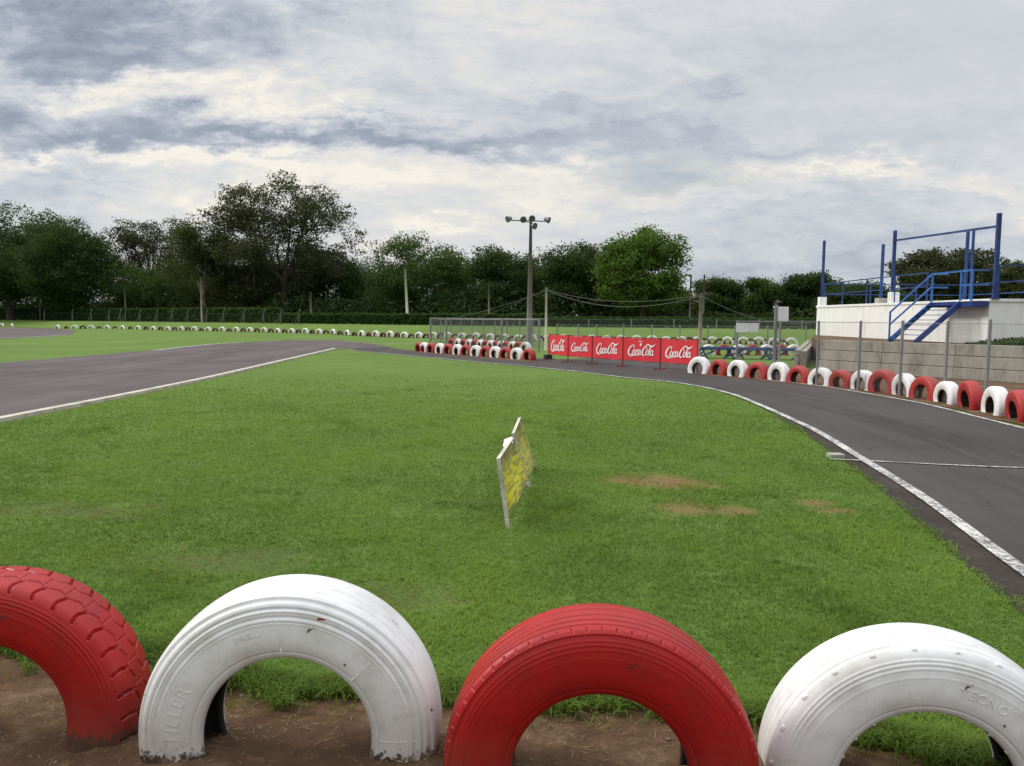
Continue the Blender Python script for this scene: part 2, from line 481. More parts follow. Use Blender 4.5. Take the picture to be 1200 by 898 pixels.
# an overcast vault: brighter overhead than near the horizon (CIE overcast sky)
zen = t.step(z, .40, .90); back = t.step(y, .1, -.6)
boost = t.math('ADD', 1.0, t.math('ADD', t.math('MULTIPLY', zen, 1.9), t.math('MULTIPLY', back, -.1)))
vs = t.new('ShaderNodeVectorMath', operation='SCALE'); t.link(allc, vs.inputs[0]); t.link(boost, vs.inputs['Scale'])
t.link(vs.outputs[0], bg.inputs[0]); bg.inputs[1].default_value = 1.0
w.cycles.sampling_method = 'MANUAL'; w.cycles.sample_map_resolution = 512

sun = bpy.data.lights.new('sun', 'SUN'); so = bpy.data.objects.new('sun', sun); COL.objects.link(so)
sun.energy = 2.1; sun.angle = R(16); sun.color = (1, .94, .85)
sd = Vector((math.sin(SUN_AZ) * math.cos(SUN_EL), math.cos(SUN_AZ) * math.cos(SUN_EL), math.sin(SUN_EL)))
so.rotation_euler = sd.to_track_quat('Z', 'Y').to_euler()

# ------------------------------------------------------------------ ground
ROWPATH = [(-140, 118), (-90, 112), (-70, 105), (-54.6, 91.5), (-32.75, 82), (-24, 77.9), (-7.4, 60.5), (1.4, 53.3), (13.1, 50), (17.7, 48.3), (30, 46), (70, 44), (200, 42)]
_rx = np.array([p[0] for p in ROWPATH]); _ry = np.array([p[1] for p in ROWPATH])


def gz(x, y):
    d = np.asarray(y) - np.interp(x, _rx, _ry)
    return .8 * smooth01((d - 1.0) / 8.0)


xs = np.concatenate([[-3000, -1500, -600, -300], np.arange(-180, 181, 3.0), [300, 600, 1500, 3000]])
ys = np.concatenate([[-400, -100, -30], np.arange(-10, 40, 5.0), np.arange(40, 140, 1.5), [145, 160, 200, 300, 600, 1500, 4000]])
X, Y = np.meshgrid(xs, ys); Z = gz(X, Y)
nx, ny = len(xs), len(ys)
idx = np.arange(nx * ny).reshape(ny, nx)
q = np.stack([idx[:-1, :-1], idx[:-1, 1:], idx[1:, 1:], idx[1:, :-1]], -1).reshape(-1, 4)
ground = np_mesh('ground', np.stack([X.ravel(), Y.ravel(), Z.ravel()], 1), q.ravel(), np.arange(len(q)) * 4, m_lawn, smooth=True)
tag(ground, 'green mown lawn and fields running to the treeline', 'lawn', kind='structure')


def ribbon(name, left, right, z, mat, n=60):
    def res(P):
        P = np.array([tuple(p)[:2] for p in P], float)
        s = np.r_[0, np.cumsum(np.hypot(*np.diff(P, axis=0).T))]; u = np.linspace(0, s[-1], n)
        # smooth interpolation (Catmull-Rom by parameter)
        out = np.stack([np.interp(u, s, P[:, 0]), np.interp(u, s, P[:, 1])], 1)
        for _ in range(3):
            out[1:-1] = (out[:-2] + 2 * out[1:-1] + out[2:]) / 4
        return out
    A, B = res(left), res(right)
    mb = MB(); vs = []; fs = []
    for i in range(n):
        vs += [(A[i][0], A[i][1], z), (B[i][0], B[i][1], z)]
        if i: fs.append((2 * i - 2, 2 * i - 1, 2 * i + 1, 2 * i))
    mb.add(vs, fs)
    ob = mb.build(name, mat); uv = ob.data.uv_layers.new(name='UVMap'); La = np.r_[0, np.cumsum(np.hypot(*np.diff((A + B) / 2, axis=0).T))]
    for lp in ob.data.loops: uv.data[lp.index].uv = (lp.vertex_index % 2, La[lp.vertex_index // 2])
    return ob, A, B


def strip(name, path, w, z, mat, n=80, h=0, wob=0):
    P = np.array([tuple(p)[:2] for p in path], float)
    s = np.r_[0, np.cumsum(np.hypot(*np.diff(P, axis=0).T))]; u = np.linspace(0, s[-1], n)
    C = np.stack([np.interp(u, s, P[:, 0]), np.interp(u, s, P[:, 1])], 1)
    for _ in range(4): C[1:-1] = (C[:-2] + 2 * C[1:-1] + C[2:]) / 4
    T = np.gradient(C, axis=0); T /= np.linalg.norm(T, axis=1)[:, None]; N = np.stack([-T[:, 1], T[:, 0]], 1)
    ww = w / 2 * (1 + wob * (fbm(u, u * 0, 1.1, 3) - .5) * 2)
    A = C + N * ww[:, None]; B = C - N * ww[:, None]
    mb = MB(); vs = []; fs = []
    for i in range(n):
        vs += [(A[i][0], A[i][1], z), (B[i][0], B[i][1], z)]
        if i: fs.append((2 * i - 2, 2 * i, 2 * i + 1, 2 * i - 1))
    if h:
        k = len(vs)
        vs += [(v[0], v[1], v[2] - h) for v in vs]
        for i in range(1, n):
            fs += [(2 * i - 2, 2 * i - 2 + k, 2 * i + k, 2 * i), (2 * i - 1, 2 * i + 1, 2 * i + 1 + k, 2 * i - 1 + k)]
        fs += [(0, 1, 1 + k, k), (2 * n - 2, 2 * n - 2 + k, 2 * n - 1 + k, 2 * n - 1)]
    mb.add(vs, fs)
    return mb.build(name, mat), C


INNER = [(2.1, -3), (2.7, 1.5), (3.26, 4.7), G(1085, 585), G(1014, 541), G(960, 507), G(910.5, 484), G(864, 464), G(832, 455.6), G(788, 448), G(732, 443), G(656, 433.6), G(520, 421), G(412, 411)]
OUTER = [(6.3, -3), (7.0, 5), G(1200, 501.6), G(1085, 473), G(971, 453.5), (6.7, 21), (5.6, 24.3), (4.0, 27), (1.5, 30), (-2.0, 33.5), (-5.2, 37.5), (-9.0, 46)]
road, A_in, A_out = ribbon('race_track', INNER, OUTER, .008, m_asphalt_right, 90)
tag(road, 'dark asphalt kart track bending around the lawn on the right', 'track', kind='structure')
pad = MB(); pad.prism([(1.2, 29.2), (5.8, 22.6), (9, 22.5), (9, 27), (4, 31.5)], -.05, .004)
tag(pad.build('track_apron', m_asphalt_right), 'dark asphalt apron under the red banners', 'track', kind='structure')
LIN = [(-7.0, -6), G(0, 493), G(87, 476.7), G(175, 459), G(250, 443), G(300, 431), G(392, 409.5), (-9.2, 46)]
LOUT = [(-17.6, -6), (-17.4, 10), G(0, 425.6), G(94, 418), G(179, 411), (-17.0, 40), G(260, 402.5), (-15.0, 51.5)]
straight, _, _ = ribbon('straight_track', LOUT, LIN, .012, m_asphalt_left, 60)
tag(straight, 'worn grey asphalt straight running away on the left', 'track', kind='structure')
lk = MB(); lk.prism([(-16, 45), (-9.2, 37.5), (-8.2, 38.5), (-6.5, 40.5), (-8.7, 46.5), (-12, 52.5), (-15.4, 52)], -.05, .016)
tag(lk.build('link_track', m_asphalt_left), 'grey asphalt link where the straight meets the bend', 'track', kind='structure')
gp = MB(); gp.prism([(-60, 48), (-34.2, 50.8), (-36, 61.8), (-47, 82), (-58, 95), (-110, 95), (-110, 48)], -.05, .012)
tag(gp.build('paved_yard', m_asphalt_left), 'grey paved yard at the far left beyond the grass', 'track', kind='structure')

ln, _ = strip('edge_line', INNER, .105, .017, m_line, 140); tag(ln, 'worn white edge line inside the right-hand bend', 'road marking', kind='structure')
OUTLINE = [(6.25, -3), (6.95, 5), G(1200, 501.6), G(1085, 473), G(971, 453.5), (6.55, 21)]
ln, _ = strip('edge_line', [(p[0] - .08, p[1]) for p in OUTLINE], .09, .017, m_line, 90); tag(ln, 'white edge line in front of the right-hand tyres', 'road marking', kind='structure')
ln, _ = strip('start_line', [G(972, 539.5), G(1014, 541.5), G(1100, 546), G(1200, 550.5), (8.0, 8.5)], .04, .019, m_line, 30); tag(ln, 'thin white line painted across the track', 'road marking', kind='structure')
ln, _ = strip('kerb', [(p[0] + .02, p[1]) for p in LIN[:-1]], .17, .06, m_kerb, 60, h=.09); tag(ln, 'low pale concrete kerb along the left straight', 'kerb', kind='structure')
ln, _ = strip('edge_line', [G(179, 411.5), (-17.0, 40), G(260, 403), (-16.6, 47)], .22, .022, m_line, 30); tag(ln, 'white edge line on the far side of the straight', 'road marking', kind='structure')
ln, _ = strip('edge_line', [(-60, 50.5), G(0, 397.5), G(80, 393)], .35, .022, m_line, 20); tag(ln, 'white line bordering the paved yard', 'road marking', kind='structure')
ln, _ = strip('edge_line', [G(425, 403.6), G(455, 403), G(486, 403.2)], .22, .02, m_line, 20); tag(ln, 'short white line beside the far tyre row', 'road marking', kind='structure')
VER = [(1.75, -3), (2.2, 1.5), G(1196, 718), G(1178, 704), G(1131, 663), G(1085, 620), G(1035, 578), G(992, 542), G(942, 509), G(889, 476), G(850, 461)]
ver, VA, VB = ribbon('soil_verge', VER, [(p[0] + .02, p[1]) for p in INNER[:9]], .005, m_soil_dark, 90)
tag(ver, 'dark bare soil between lawn and track edge', 'soil', kind='structure')
slab = MB(); c = G(979, 536.5); slab.obox((c.x, c.y, .02), (.085, .0, 0), (0, .07, 0), (0, 0, .03))
tag(slab.build('concrete_slab', MW, bevel=.008), 'small grey concrete slab in the grass beside the track line', 'slab')

# soil bed for the nearest tyres: a low ridge of earth with an uneven edge
bx = np.linspace(-4.2, 3.6, 260); by = np.linspace(1.0, 3.75, 120)
BX, BY = np.meshgrid(bx, by)


FEET = [(-1.16, 2.58), (-.37, 2.58), (-.1, 2.46), (.69, 2.42), (1.02, 2.55), (1.8, 2.42)]


def soil_depth(x, y):
    return 2.96 - .22 * x + .42 * (fbm(x, y * .3, 1.3, 3) - .5) + .12 * (fbm(x, y, 6, 2) - .5) - y


def bed(x, y):
    x = np.asarray(x, float); y = np.asarray(y, float)
    top = .022 + .055 * smooth01((x + 1.7) / .7)
    d = soil_depth(x, y)
    h = top * smooth01((d + .12) / 1.0)
    h = h * (.8 + .4 * fbm(x, y, 1.8, 4)) + .035 * (fbm(x, y, 9, 3) - .5) * smooth01((d + .1) / .3) + .016 * smooth01((d + .3) / .12)
    for fx, fy_ in FEET: h = h + .028 * np.exp(-(((x - fx) / .15) ** 2 + ((y - fy_) / .19) ** 2))
    h = h - .05 * smooth01((-d - .2) / .25)
    return h - .008


BZ = bed(BX, BY)
bi = np.arange(BX.size).reshape(BX.shape)
q = np.stack([bi[:-1, :-1], bi[:-1, 1:], bi[1:, 1:], bi[1:, :-1]], -1).reshape(-1, 4)
sb = np_mesh('soil_bed', np.stack([BX.ravel(), BY.ravel(), BZ.ravel()], 1), q.ravel(), np.arange(len(q)) * 4, m_soil, smooth=True)
tag(sb, 'brown bare earth ridge under the nearest tyres', 'soil', kind='structure')


def pebbles():
    mb = MB()
    for i in range(170):
        x = random.uniform(-2.8, 2.6); y = random.uniform(1.9, 3.1); r = random.choice([.003, .004, .005, .006, .011])
        z = float(bed(x, y))
        if z < .01: continue
        vs = []
        for k in range(8):
            d = Vector(((k & 1) * 2 - 1, (k >> 1 & 1) * 2 - 1, (k >> 2 & 1) * 2 - 1)).normalized() * r * random.uniform(.7, 1.2)
            vs.append((x + d.x * 1.2, y + d.y, z + d.z * .7 + r * .2))
        mb.add(vs, [(0, 2, 3, 1), (4, 5, 7, 6), (0, 1, 5, 4), (2, 6, 7, 3), (0, 4, 6, 2), (1, 3, 7, 5)])
    return mb.build('pebbles', simple('pebble stone', (.17, .135, .10), .9, .4, 30, bs=0), smooth=True)


tag(pebbles(), 'small pebbles and clods scattered on the soil', 'pebbles', kind='stuff')

def straw():
    mb = MB()
    for i in range(1500):
        x = random.uniform(-2.9, 2.7); y = 3.05 - abs(random.gauss(0, .45)); z = float(bed(x, y)) + .003
        if z < .015: continue
        L = random.uniform(.012, .05); a = random.uniform(0, PI); dx, dy = math.cos(a) * L, math.sin(a) * L; w_ = .0011
        dz = float(bed(x + dx, y + dy)) + .003 - z + random.uniform(0, .008)
        mb.add([(x - dy / L * w_, y + dx / L * w_, z), (x + dy / L * w_, y - dx / L * w_, z), (x + dx, y + dy, z + dz)], [(0, 1, 2)])
    return mb.build('straw', simple('dry straw', (.30, .235, .13), .9, .4, 40, bs=0))


tag(straw(), 'dry straw litter scattered over the brown soil', 'straw', kind='stuff')

# ------------------------------------------------------------------ grass blades
_inx = np.array([p[0] for p in VA]); _iny = np.array([p[1] for p in VA]); _o = np.argsort(_iny)
_inx = _inx[_o]; _iny = _iny[_o]


def blades():
    out = []
    N = 640000
    u = RNG.random(N); y = (2.45 ** .45 + u * (24 ** .45 - 2.45 ** .45)) ** (1 / .45)
    x = (RNG.random(N) * 2 - 1) * (y * .74 + .5)
    lim_r = np.interp(y, np.r_[_iny, 17.5, 19.3, 21.2, 23.7, 26], np.r_[_inx, 4.35, 3.95, 2.9, 1.3, -.6]) + .10 * (fbm(x, y, 5, 3) - .5) * 2 + .06
    keep = (x < lim_r) & (x > -7.5)
    h = soil_depth(x, y); keep &= (h < .05 + .16 * (vnoise(x, y, 9) - .4)) | ((RNG.random(N) < .05) & (h < .2))
    dens = .5 + .9 * fbm(x, y, 1.4, 3) * (.3 + 1.3 * vnoise(x, y, 6))
    pat = np.zeros(N)
    n5 = fbm(x, y, 4.5, 4)
    for (p, rx, ry) in PATCH:
        d = ((x - p.x) / rx) ** 2 + ((y - p.y) / ry) ** 2 + (n5 - .5) * 2.5; pat = np.maximum(pat, smooth01((1.25 - d) / 1.6))
    wor = np.zeros(N)
    for (p, rx, ry) in WORN:
        d = ((x - p.x) / rx) ** 2 + ((y - p.y) / ry) ** 2 + (n5 - .5) * 3.0; wor = np.maximum(wor, smooth01((1.2 - d) / .9))
    keep &= RNG.random(N) < dens * (1 - .6 * pat) * (1 - .3 * wor) * (1 - smooth01((y - 10) / 13.5))
    x, y, pat, wor = x[keep], y[keep], pat[keep], wor[keep]; n = len(x)
    edge = smooth01((soil_depth(x, y) + .28) / .25)                   # ranker grass along the soil
    clump = fbm(x, y, 3.0, 3)
    L = (.018 + .024 * RNG.random(n)) * (.45 + 1.1 * clump) * (1 - .55 * pat) * (1 - .4 * wor) + edge * RNG.random(n) * .075
    tuft = smooth01((vnoise(x + 9, y, 2.1) * .7 + .3 * vnoise(x, y + 4, 7) - .70) / .10)      # ranker, darker tufts
    L = L * (1 + .45 * tuft)
    wd = (.0028 + .0016 * RNG.random(n)) * (y / 3.0) ** .62 * (1 + edge * .5)
    az = RNG.random(n) * 2 * PI; lean = .55 + .7 * RNG.random(n)
    dx, dy = np.cos(az), np.sin(az); px, py = -dy, dx
    z0 = np.maximum(bed(x, y), 0) - .004
    base = np.stack([x, y, z0], 1)
    mid = base + np.stack([dx * L * .35 * lean, dy * L * .35 * lean, L * .62], 1)
    tip = base + np.stack([dx * L * lean, dy * L * lean, L * (1.05 - .45 * lean)], 1)
    P = np.stack([px, py, np.zeros(n)], 1) * wd[:, None]
    V = np.stack([base - P * .5, base + P * .5, mid + P * .45, mid - P * .45, tip], 1).reshape(-1, 3)
    o = np.arange(n) * 5
    F = np.stack([o, o + 1, o + 2, o + 3, o + 3, o + 2, o + 4], 1).ravel()
    st = np.stack([np.arange(n) * 7, np.arange(n) * 7 + 4], 1).ravel()
    c = np.empty((n, 3)); k = RNG.random(n); big = fbm(x, y, .5, 3); big = np.clip((big - .3) / .4, 0, 1)
    g1 = np.array([.092, .180, .024]); g2 = np.array([.185, .298, .044]); g3 = np.array([.23, .29, .07]); dry = np.array([.27, .155, .075])
    f = np.clip(.46 + .22 * (k - .5) + .6 * (big - .5) + 1.5 * (clump - .5) + .9 * (fbm(x, y, 1.1, 3) - .5) + .02 * (y - 4), 0, 1)[:, None]
    c = g1 * (1 - f) + g2 * f
    c = np.where((RNG.random(n) < .05)[:, None], g3, c)
    c = c * (1 - .35 * edge[:, None]) * (1 - .10 * tuft[:, None] * np.array([1.3, .9, .8]))
    pm = (np.maximum(pat * .6, wor * .25) > RNG.random(n))[:, None]
    c = np.where(pm, dry * (.6 + .6 * k[:, None]), c)
    ob = np_mesh('grass', V, F, st, m_blade, col=np.repeat(c, 5, axis=0))
    tag(ob, 'short mown green grass with worn dry patches', 'grass', kind='stuff')


blades()


# ------------------------------------------------------------------ tyres
def tyre_mesh(name, R_, r_, W_, nth, style, mats):
    """revolved tyre, axis along y, cut lines and tread worked into the surface"""
    k = R_ / .52; h = W_ / 2
    P = [(r_, -h * .70), (r_ + .012 * k, -h * .86), (.345 * k, -h * .985), (.40 * k, -h), (.445 * k, -h * .965), (.478 * k, -h * .90), (.498 * k, -h * .82), (.511 * k, -h * .70),
         (.517 * k, -h * .45), (.52 * k, 0)]
    P = P + [(a, -b) for a, b in reversed(P[:-1])]
    inner = [(r_ + .01 * k, h * .58), (.36 * k, h * .80), (.44 * k, h * .74), (.475 * k, h * .45), (.482 * k, 0)]
    inner = inner + [(a, -b) for a, b in reversed(inner[:-1])]
    P = np.array(P + inner)
    npt = 300 if nth > 200 else 34
    Q = np.vstack([P, P[:1]])
    m = len(P)
    # Catmull-Rom
    dens = []
    for i in range(m):
        p0, p1, p2, p3 = P[i - 1], P[i], P[(i + 1) % m], P[(i + 2) % m]
        for u in np.linspace(0, 1, 24, endpoint=False):
            dens.append(.5 * ((2 * p1) + (-p0 + p2) * u + (2 * p0 - 5 * p1 + 4 * p2 - p3) * u * u + (-p0 + 3 * p1 - 3 * p2 + p3) * u ** 3))
    dens = np.array(dens); src = np.repeat(np.arange(m), 24)
    dd = np.r_[dens, dens[:1]]; s = np.r_[0, np.cumsum(np.hypot(*np.diff(dd, axis=0).T))]
    # denser sampling on the outside
    wgt = np.where(src < 18, 1.0, .25); sw = np.r_[0, np.cumsum(np.hypot(*np.diff(dd, axis=0).T) * wgt)]
    u = np.linspace(0, sw[-1], npt, endpoint=False)
    rho = np.interp(u, sw, dd[:, 0]); ax = np.interp(u, sw, dd[:, 1]); isin = np.interp(u, sw, np.r_[src, [m]]) >= 18
    tr = np.roll(rho, -1) - np.roll(rho, 1); ta = np.roll(ax, -1) - np.roll(ax, 1); ln = np.hypot(tr, ta)
    nr, na = ta / ln, -tr / ln
    th = np.linspace(0, 2 * PI, nth, endpoint=False)
    TH, RH = np.meshgrid(th, rho, indexing='ij'); AX = np.broadcast_to(ax, TH.shape)
    ISIN = np.broadcast_to(isin, TH.shape)
    disp = np.zeros_like(TH)
    if nth > 200:
        def groove(v, c, wv, d): return -d * np.clip(1 - np.abs((v - c) / wv) ** 4, 0, 1)
        tread = (~ISIN) & (RH > .505 * k)
        side = (~ISIN) & ~tread
        for cc, dd_ in ((.462, .0035), (.474, .003), (.447, .0025), (.42, .0012)):
            dd_ *= {'notch': .35, 'lug': .6, 'rib': .6}.get(style, 1)
            disp += np.where(side & (np.abs(RH - cc * k) < .007), dd_ * np.clip(1 - np.abs((RH - cc * k) / .005) ** 2, 0, 1), 0)
        disp += np.where(side, groove(RH, (r_ + .03), .004, .0022), 0)
        if style == 'rib':
            for cc in (-.088, -.05, -.012, .035, .082): disp += np.where((~ISIN) & (RH > .49 * k), groove(AX, cc, .0038, .0065), 0)
            disp += np.where((~ISIN) & (np.abs(AX + .105) < .004) & (np.abs((TH * 24 / (2 * PI)) % 1 - .5) < .06), .004, 0)
        elif style == 'worn':
            for cc in (-.075, -.03, .03, .075): disp += np.where(tread, groove(AX, cc, .004, .0035), 0)
            disp += np.where(side, .0026 * np.sin(RH * 250 + .6) * (RH > .425 * k), 0)
        elif style == 'notch':
            for cc in (-.086, -.056, -.022, .03, .08): disp += np.where((~ISIN) & (RH > .49 * k), groove(AX, cc, .0036, .012), 0)
            ph = (TH * 66 / (2 * PI)) % 1.0
            nz = (~ISIN) & (RH > .497 * k) & (np.abs(AX) > .098)
            disp += np.where(nz, -.006 * np.clip(1 - np.abs((ph - .5) / .06) ** 4, 0, 1), 0)
            disp += np.where((~ISIN) & (np.abs(RH - .498 * k) < .008), .004, 0)
        elif style == 'lug':
            tz = (~ISIN) & (RH > .49 * k)
            ph = (TH * 38 / (2 * PI))
            aa = AX / (h * .86)
            skew = .42 * np.tanh(np.abs(aa) * 3.0) + .12 * np.sin(np.abs(aa) * 6)
            side_ph = (ph + skew + np.where(AX > 0, .5, 0)) % 1.0
            cross = np.clip(1 - np.abs((side_ph - .5) / .075) ** 4, 0, 1)
            outerz = np.abs(aa) > .30
            zig = .035 + .009 * (np.abs(((ph + np.where(AX > 0, .5, 0)) % 1.0) - .5) * 4 - 1)
            circ = np.clip(1 - np.abs((np.abs(AX) - zig) / .0045) ** 4, 0, 1)
            cent = np.clip(1 - np.abs((((ph * 1.0 + .25) % 1.0) - .5) / .035) ** 4, 0, 1) * .35
            g = np.where(outerz, cross, cent)
            disp += np.where(tz, -.013 * np.maximum(g, circ * .75), 0)
    X = (RH + disp * nr) * np.cos(TH); Zv = (RH + disp * nr) * np.sin(TH); Yv = AX + disp * na
    V = np.stack([X, Yv, Zv], -1).reshape(-1, 3)
    I = np.arange(nth * npt).reshape(nth, npt); I1 = np.roll(I, -1, 0)
    q = np.stack([I, np.roll(I, -1, 1), np.roll(I1, -1, 1), I1], -1).reshape(-1, 4)
    me = bpy.data.meshes.new(name)
    me.vertices.add(len(V)); me.vertices.foreach_set('co', V.astype(np.float32).ravel())
    me.loops.add(q.size); me.loops.foreach_set('vertex_index', q.ravel().astype(np.int32))
    me.polygons.add(len(q)); me.polygons.foreach_set('loop_start', (np.arange(len(q)) * 4).astype(np.int32))
    for mm in mats: me.materials.append(mm)
    me.polygons.foreach_set('material_index', ISIN.reshape(-1).astype(np.int32))
    me.polygons.foreach_set('use_smooth', np.ones(len(q), bool)); me.update(calc_edges=True)
    return me


def put(name, me, loc, rz, label, cat, group=None, tilt=0):
    o = bpy.data.objects.new(name, me); COL.objects.link(o); o.location = loc; o.rotation_euler = (tilt, 0, rz)
    return tag(o, label, cat, group)


def arc_text(txt, size, rad, ang0, axial, mat, parent, flip=1):
    cu = bpy.data.curves.new('lettering', 'FONT'); cu.body = txt; cu.size = size; cu.extrude = .0012; cu.space_character = 1.15; cu.bevel_depth = .0006
    ob = bpy.data.objects.new('lettering', cu); COL.objects.link(ob)
    dg = bpy.context.evaluated_depsgraph_get(); dg.update()
    me = bpy.data.meshes.new_from_object(ob.evaluated_get(dg))
    bpy.data.objects.remove(ob)
    xs_ = [v.co.x for v in me.vertices]; mid = (min(xs_) + max(xs_)) / 2
    for v in me.vertices:
        a_ = ang0 - (v.co.x - mid) / rad * flip; r_ = rad + v.co.y * flip; zc = v.co.z
        v.co = (r_ * math.cos(a_), axial - zc, r_ * math.sin(a_))
    me.materials.clear(); me.materials.append(mat)
    o = bpy.data.objects.new('lettering', me); COL.objects.link(o); o.parent = parent
    return o


FG = 'painted tyres half buried in the foreground soil'
near = [
    ('lug', m_red_paint, (-1.90, 2.74, .133), .02, 'red tyre with chunky block tread at the left edge of the front row'),
    ('worn', m_white_paint, (-.765, 2.594, .158), .008, 'white tyre with red paint specks between two red tyres in the front row'),
    ('notch', m_red_paint, (.298, 2.442, .112), -.063, 'red tyre with notched ribs between two white tyres in the front row'),
    ('rib', m_white_paint, (1.403, 2.50, .028), -.16, 'white tyre with ribbed tread at the right end of the front row'),
    ('worn', m_white_paint, (-2.99, 2.86, .06), .02, 'white tyre outside the frame beyond the left red tyre of the front row'),
    ('notch', m_red_paint, (2.49, 2.50, .02), -.1, 'red tyre outside the frame beyond the right white tyre of the front row'),
]
for st_, mt, loc, yaw, lab in near:
    me = tyre_mesh('tyre', .52, .288, .272, 1100 if abs(loc[0]) < 2 else 560, st_, [mt, m_rubber])
    o = put('tyre', me, loc, yaw, lab, 'tyre', FG)
    if st_ == 'worn' and loc[0] > -2:
        arc_text('PIRELLI', .026, .385, R(107), -.1362, mt, o); arc_text('TILLER', .06, .362, R(165), -.1358, mt, o)
        sp_ = MB()
        for (aa, rr, ww) in ((R(74), .453, .009), (R(72.5), .455, .006)):
            cx_, cz_ = rr * math.cos(aa), rr * math.sin(aa)
            sp_.add([(cx_ + ww * math.cos(k * 1.05 + 1) * (1.6 if k % 2 else .8), -.1335, cz_ + .5 * ww * math.sin(k * 1.05 + 1)) for k in range(6)], [tuple(range(6))])
        sp_.build('paint_speck', m_red_paint, o)
        for aa in (R(91), R(44), R(1)):
            se = MB()
            ca, sa = math.cos(aa), math.sin(aa)
            pts = [(r_ * ca, a_, r_ * sa) for r_, a_ in ((.318, -.1265), (.345, -.134), (.40, -.136), (.445, -.1305), (.475, -.122))]
            se.tube(pts, .0022, 5); se.build('mould_seam', mt, o, smooth=True)
    if st_ == 'rib': arc_text('TECNO', .042, .372, R(68), -.1360, mt, o)

ORD = ['first', 'second', 'third', 'fourth', 'fifth', 'sixth', 'seventh', 'eighth', 'ninth', 'tenth']


def bez_path(P, n=200):
    P = np.array(P, float); s = np.r_[0, np.cumsum(np.hypot(*np.diff(P, axis=0).T))]; u = np.linspace(0, s[-1], n)
    return np.stack([np.interp(u, s, P[:, 0]), np.interp(u, s, P[:, 1])], 1)


# right-hand row beside the track
RW = tyre_mesh('white_tyre', .36, .185, .23, 48, '', [m_white_far, m_dusty]); RR_ = tyre_mesh('red_tyre', .36, .185, .23, 48, '', [m_red_far, m_dusty])
pxs = [817, 840, 862, 885, 910, 933, 959, 983, 1008, 1032, 1057, 1080, 1106, 1133, 1162, 1190]
bys = np.interp(pxs, [817, 862, 910, 959, 1008, 1057, 1106, 1162, 1190], [438, 442, 446.5, 452, 457.5, 464.5, 473, 486, 493])
right_pos = []
wn = rn = 0
for i, (px, py) in enumerate(zip(pxs, bys)):
    p = G(px, py); p2 = G(pxs[min(i + 1, 15)], bys[min(i + 1, 15)]); p1 = G(pxs[max(i - 1, 0)], bys[max(i - 1, 0)])
    ang = math.atan2(p2.y - p1.y, p2.x - p1.x); right_pos.append((p.x, p.y))
    white = i % 2 == 0
    if white: lab = ORD[wn] + ' white tyre from the banners in the row beside the right-hand track'; wn += 1
    else: lab = ORD[rn] + ' red tyre from the banners in the row beside the right-hand track'; rn += 1
    s_ = random.uniform(.93, 1.07)
    o = put('white_tyre' if white else 'red_tyre', RW if white else RR_, (p.x + .06, p.y, .125 + random.uniform(-.03, .02)), ang + random.uniform(-.14, .14), lab, 'tyre', 'half-buried tyres beside the right-hand track', random.uniform(-.12, .12))
    o.scale = (s_, 1, s_)
for k in (1, 2):   # the row goes on past the frame
    p = right_pos[-1]
    put('white_tyre' if k == 1 else 'red_tyre', RW if k == 1 else RR_, (p[0] + .1 + .12 * k, p[1] - .72 * k, .12), ang, ('ninth white' if k == 1 else 'ninth red') + ' tyre from the banners in the row beside the right-hand track', 'tyre', 'half-buried tyres beside the right-hand track')
ln, _ = strip('soil_strip', [(p[0] + .22, p[1]) for p in right_pos] + [(8.5, 9), (8, 3)], 1.1, .014, m_soil, 40, wob=.3); tag(ln, 'brown soil under the right-hand tyre row', 'soil', kind='structure')

sv = MB(); sv.prism([(right_pos[0][0] + .1, right_pos[0][1]), (9.3, 25.4), (13.5, 19.1), (30, 15.4), (30, 8), (8.3, 8)] + [(p[0] + .3, p[1]) for p in reversed(right_pos[:])], -.05, .006)
tag(sv.build('soil_ground', m_soil), 'trodden brown soil between the right tyres and the concrete wall', 'soil', kind='structure')

# centre block left of the banners: front row and the row behind it
CW = tyre_mesh('white_tyre', .33, .17, .24, 40, '', [m_white_far, m_dusty]); CR = tyre_mesh('red_tyre', .33, .17, .24, 40, '', [m_red_far, m_dusty])
cpx = [(491.7, 0), (497.5, 1), (506, 0), (516, 1), (526, 0), (536.7, 1), (546.7, 0), (558, 1), (569.7, 0), (581, 1), (593, 0), (606, 1), (620, 0)]
wn = rn = 0
for px, wh in reversed(cpx):
    py = np.interp(px, [490, 620], [412.3, 422.5]); p = G(px, py)
    ang = math.atan2(-6.25, 4.7)
    if wh: lab = ORD[wn] + ' white tyre from the banners in the centre front row'; wn += 1
    else: lab = ORD[rn] + ' red tyre from the banners in the centre front row'; rn += 1
    put('white_tyre' if wh else 'red_tyre', CW if wh else CR, (p.x, p.y, .13), ang + random.uniform(-.1, .1), lab, 'tyre', 'tyres in the centre front row')
for i, px in enumerate([530, 537, 544, 550.5, 557, 563.5, 570, 576, 582, 588, 594, 601, 608, 616]):
    wh = i % 2; py = np.interp(px, [530, 616], [406, 412]); p = G(px, py)
    put('white_tyre' if wh else 'red_tyre', CW if wh else CR, (p.x, p.y, .13), math.atan2(-6, 4.4) + random.uniform(-.1, .1),
        ('white' if wh else 'red') + ' tyre half hidden behind the centre front row by the fence', 'tyre', ('white' if wh else 'red') + ' tyres behind the centre front row')
ln, _ = strip('soil_strip', [G(484, 412), G(560, 418), G(628, 424)], .9, .013, m_soil, 30, wob=.4); tag(ln, 'brown soil under the centre tyre row', 'soil', kind='structure')
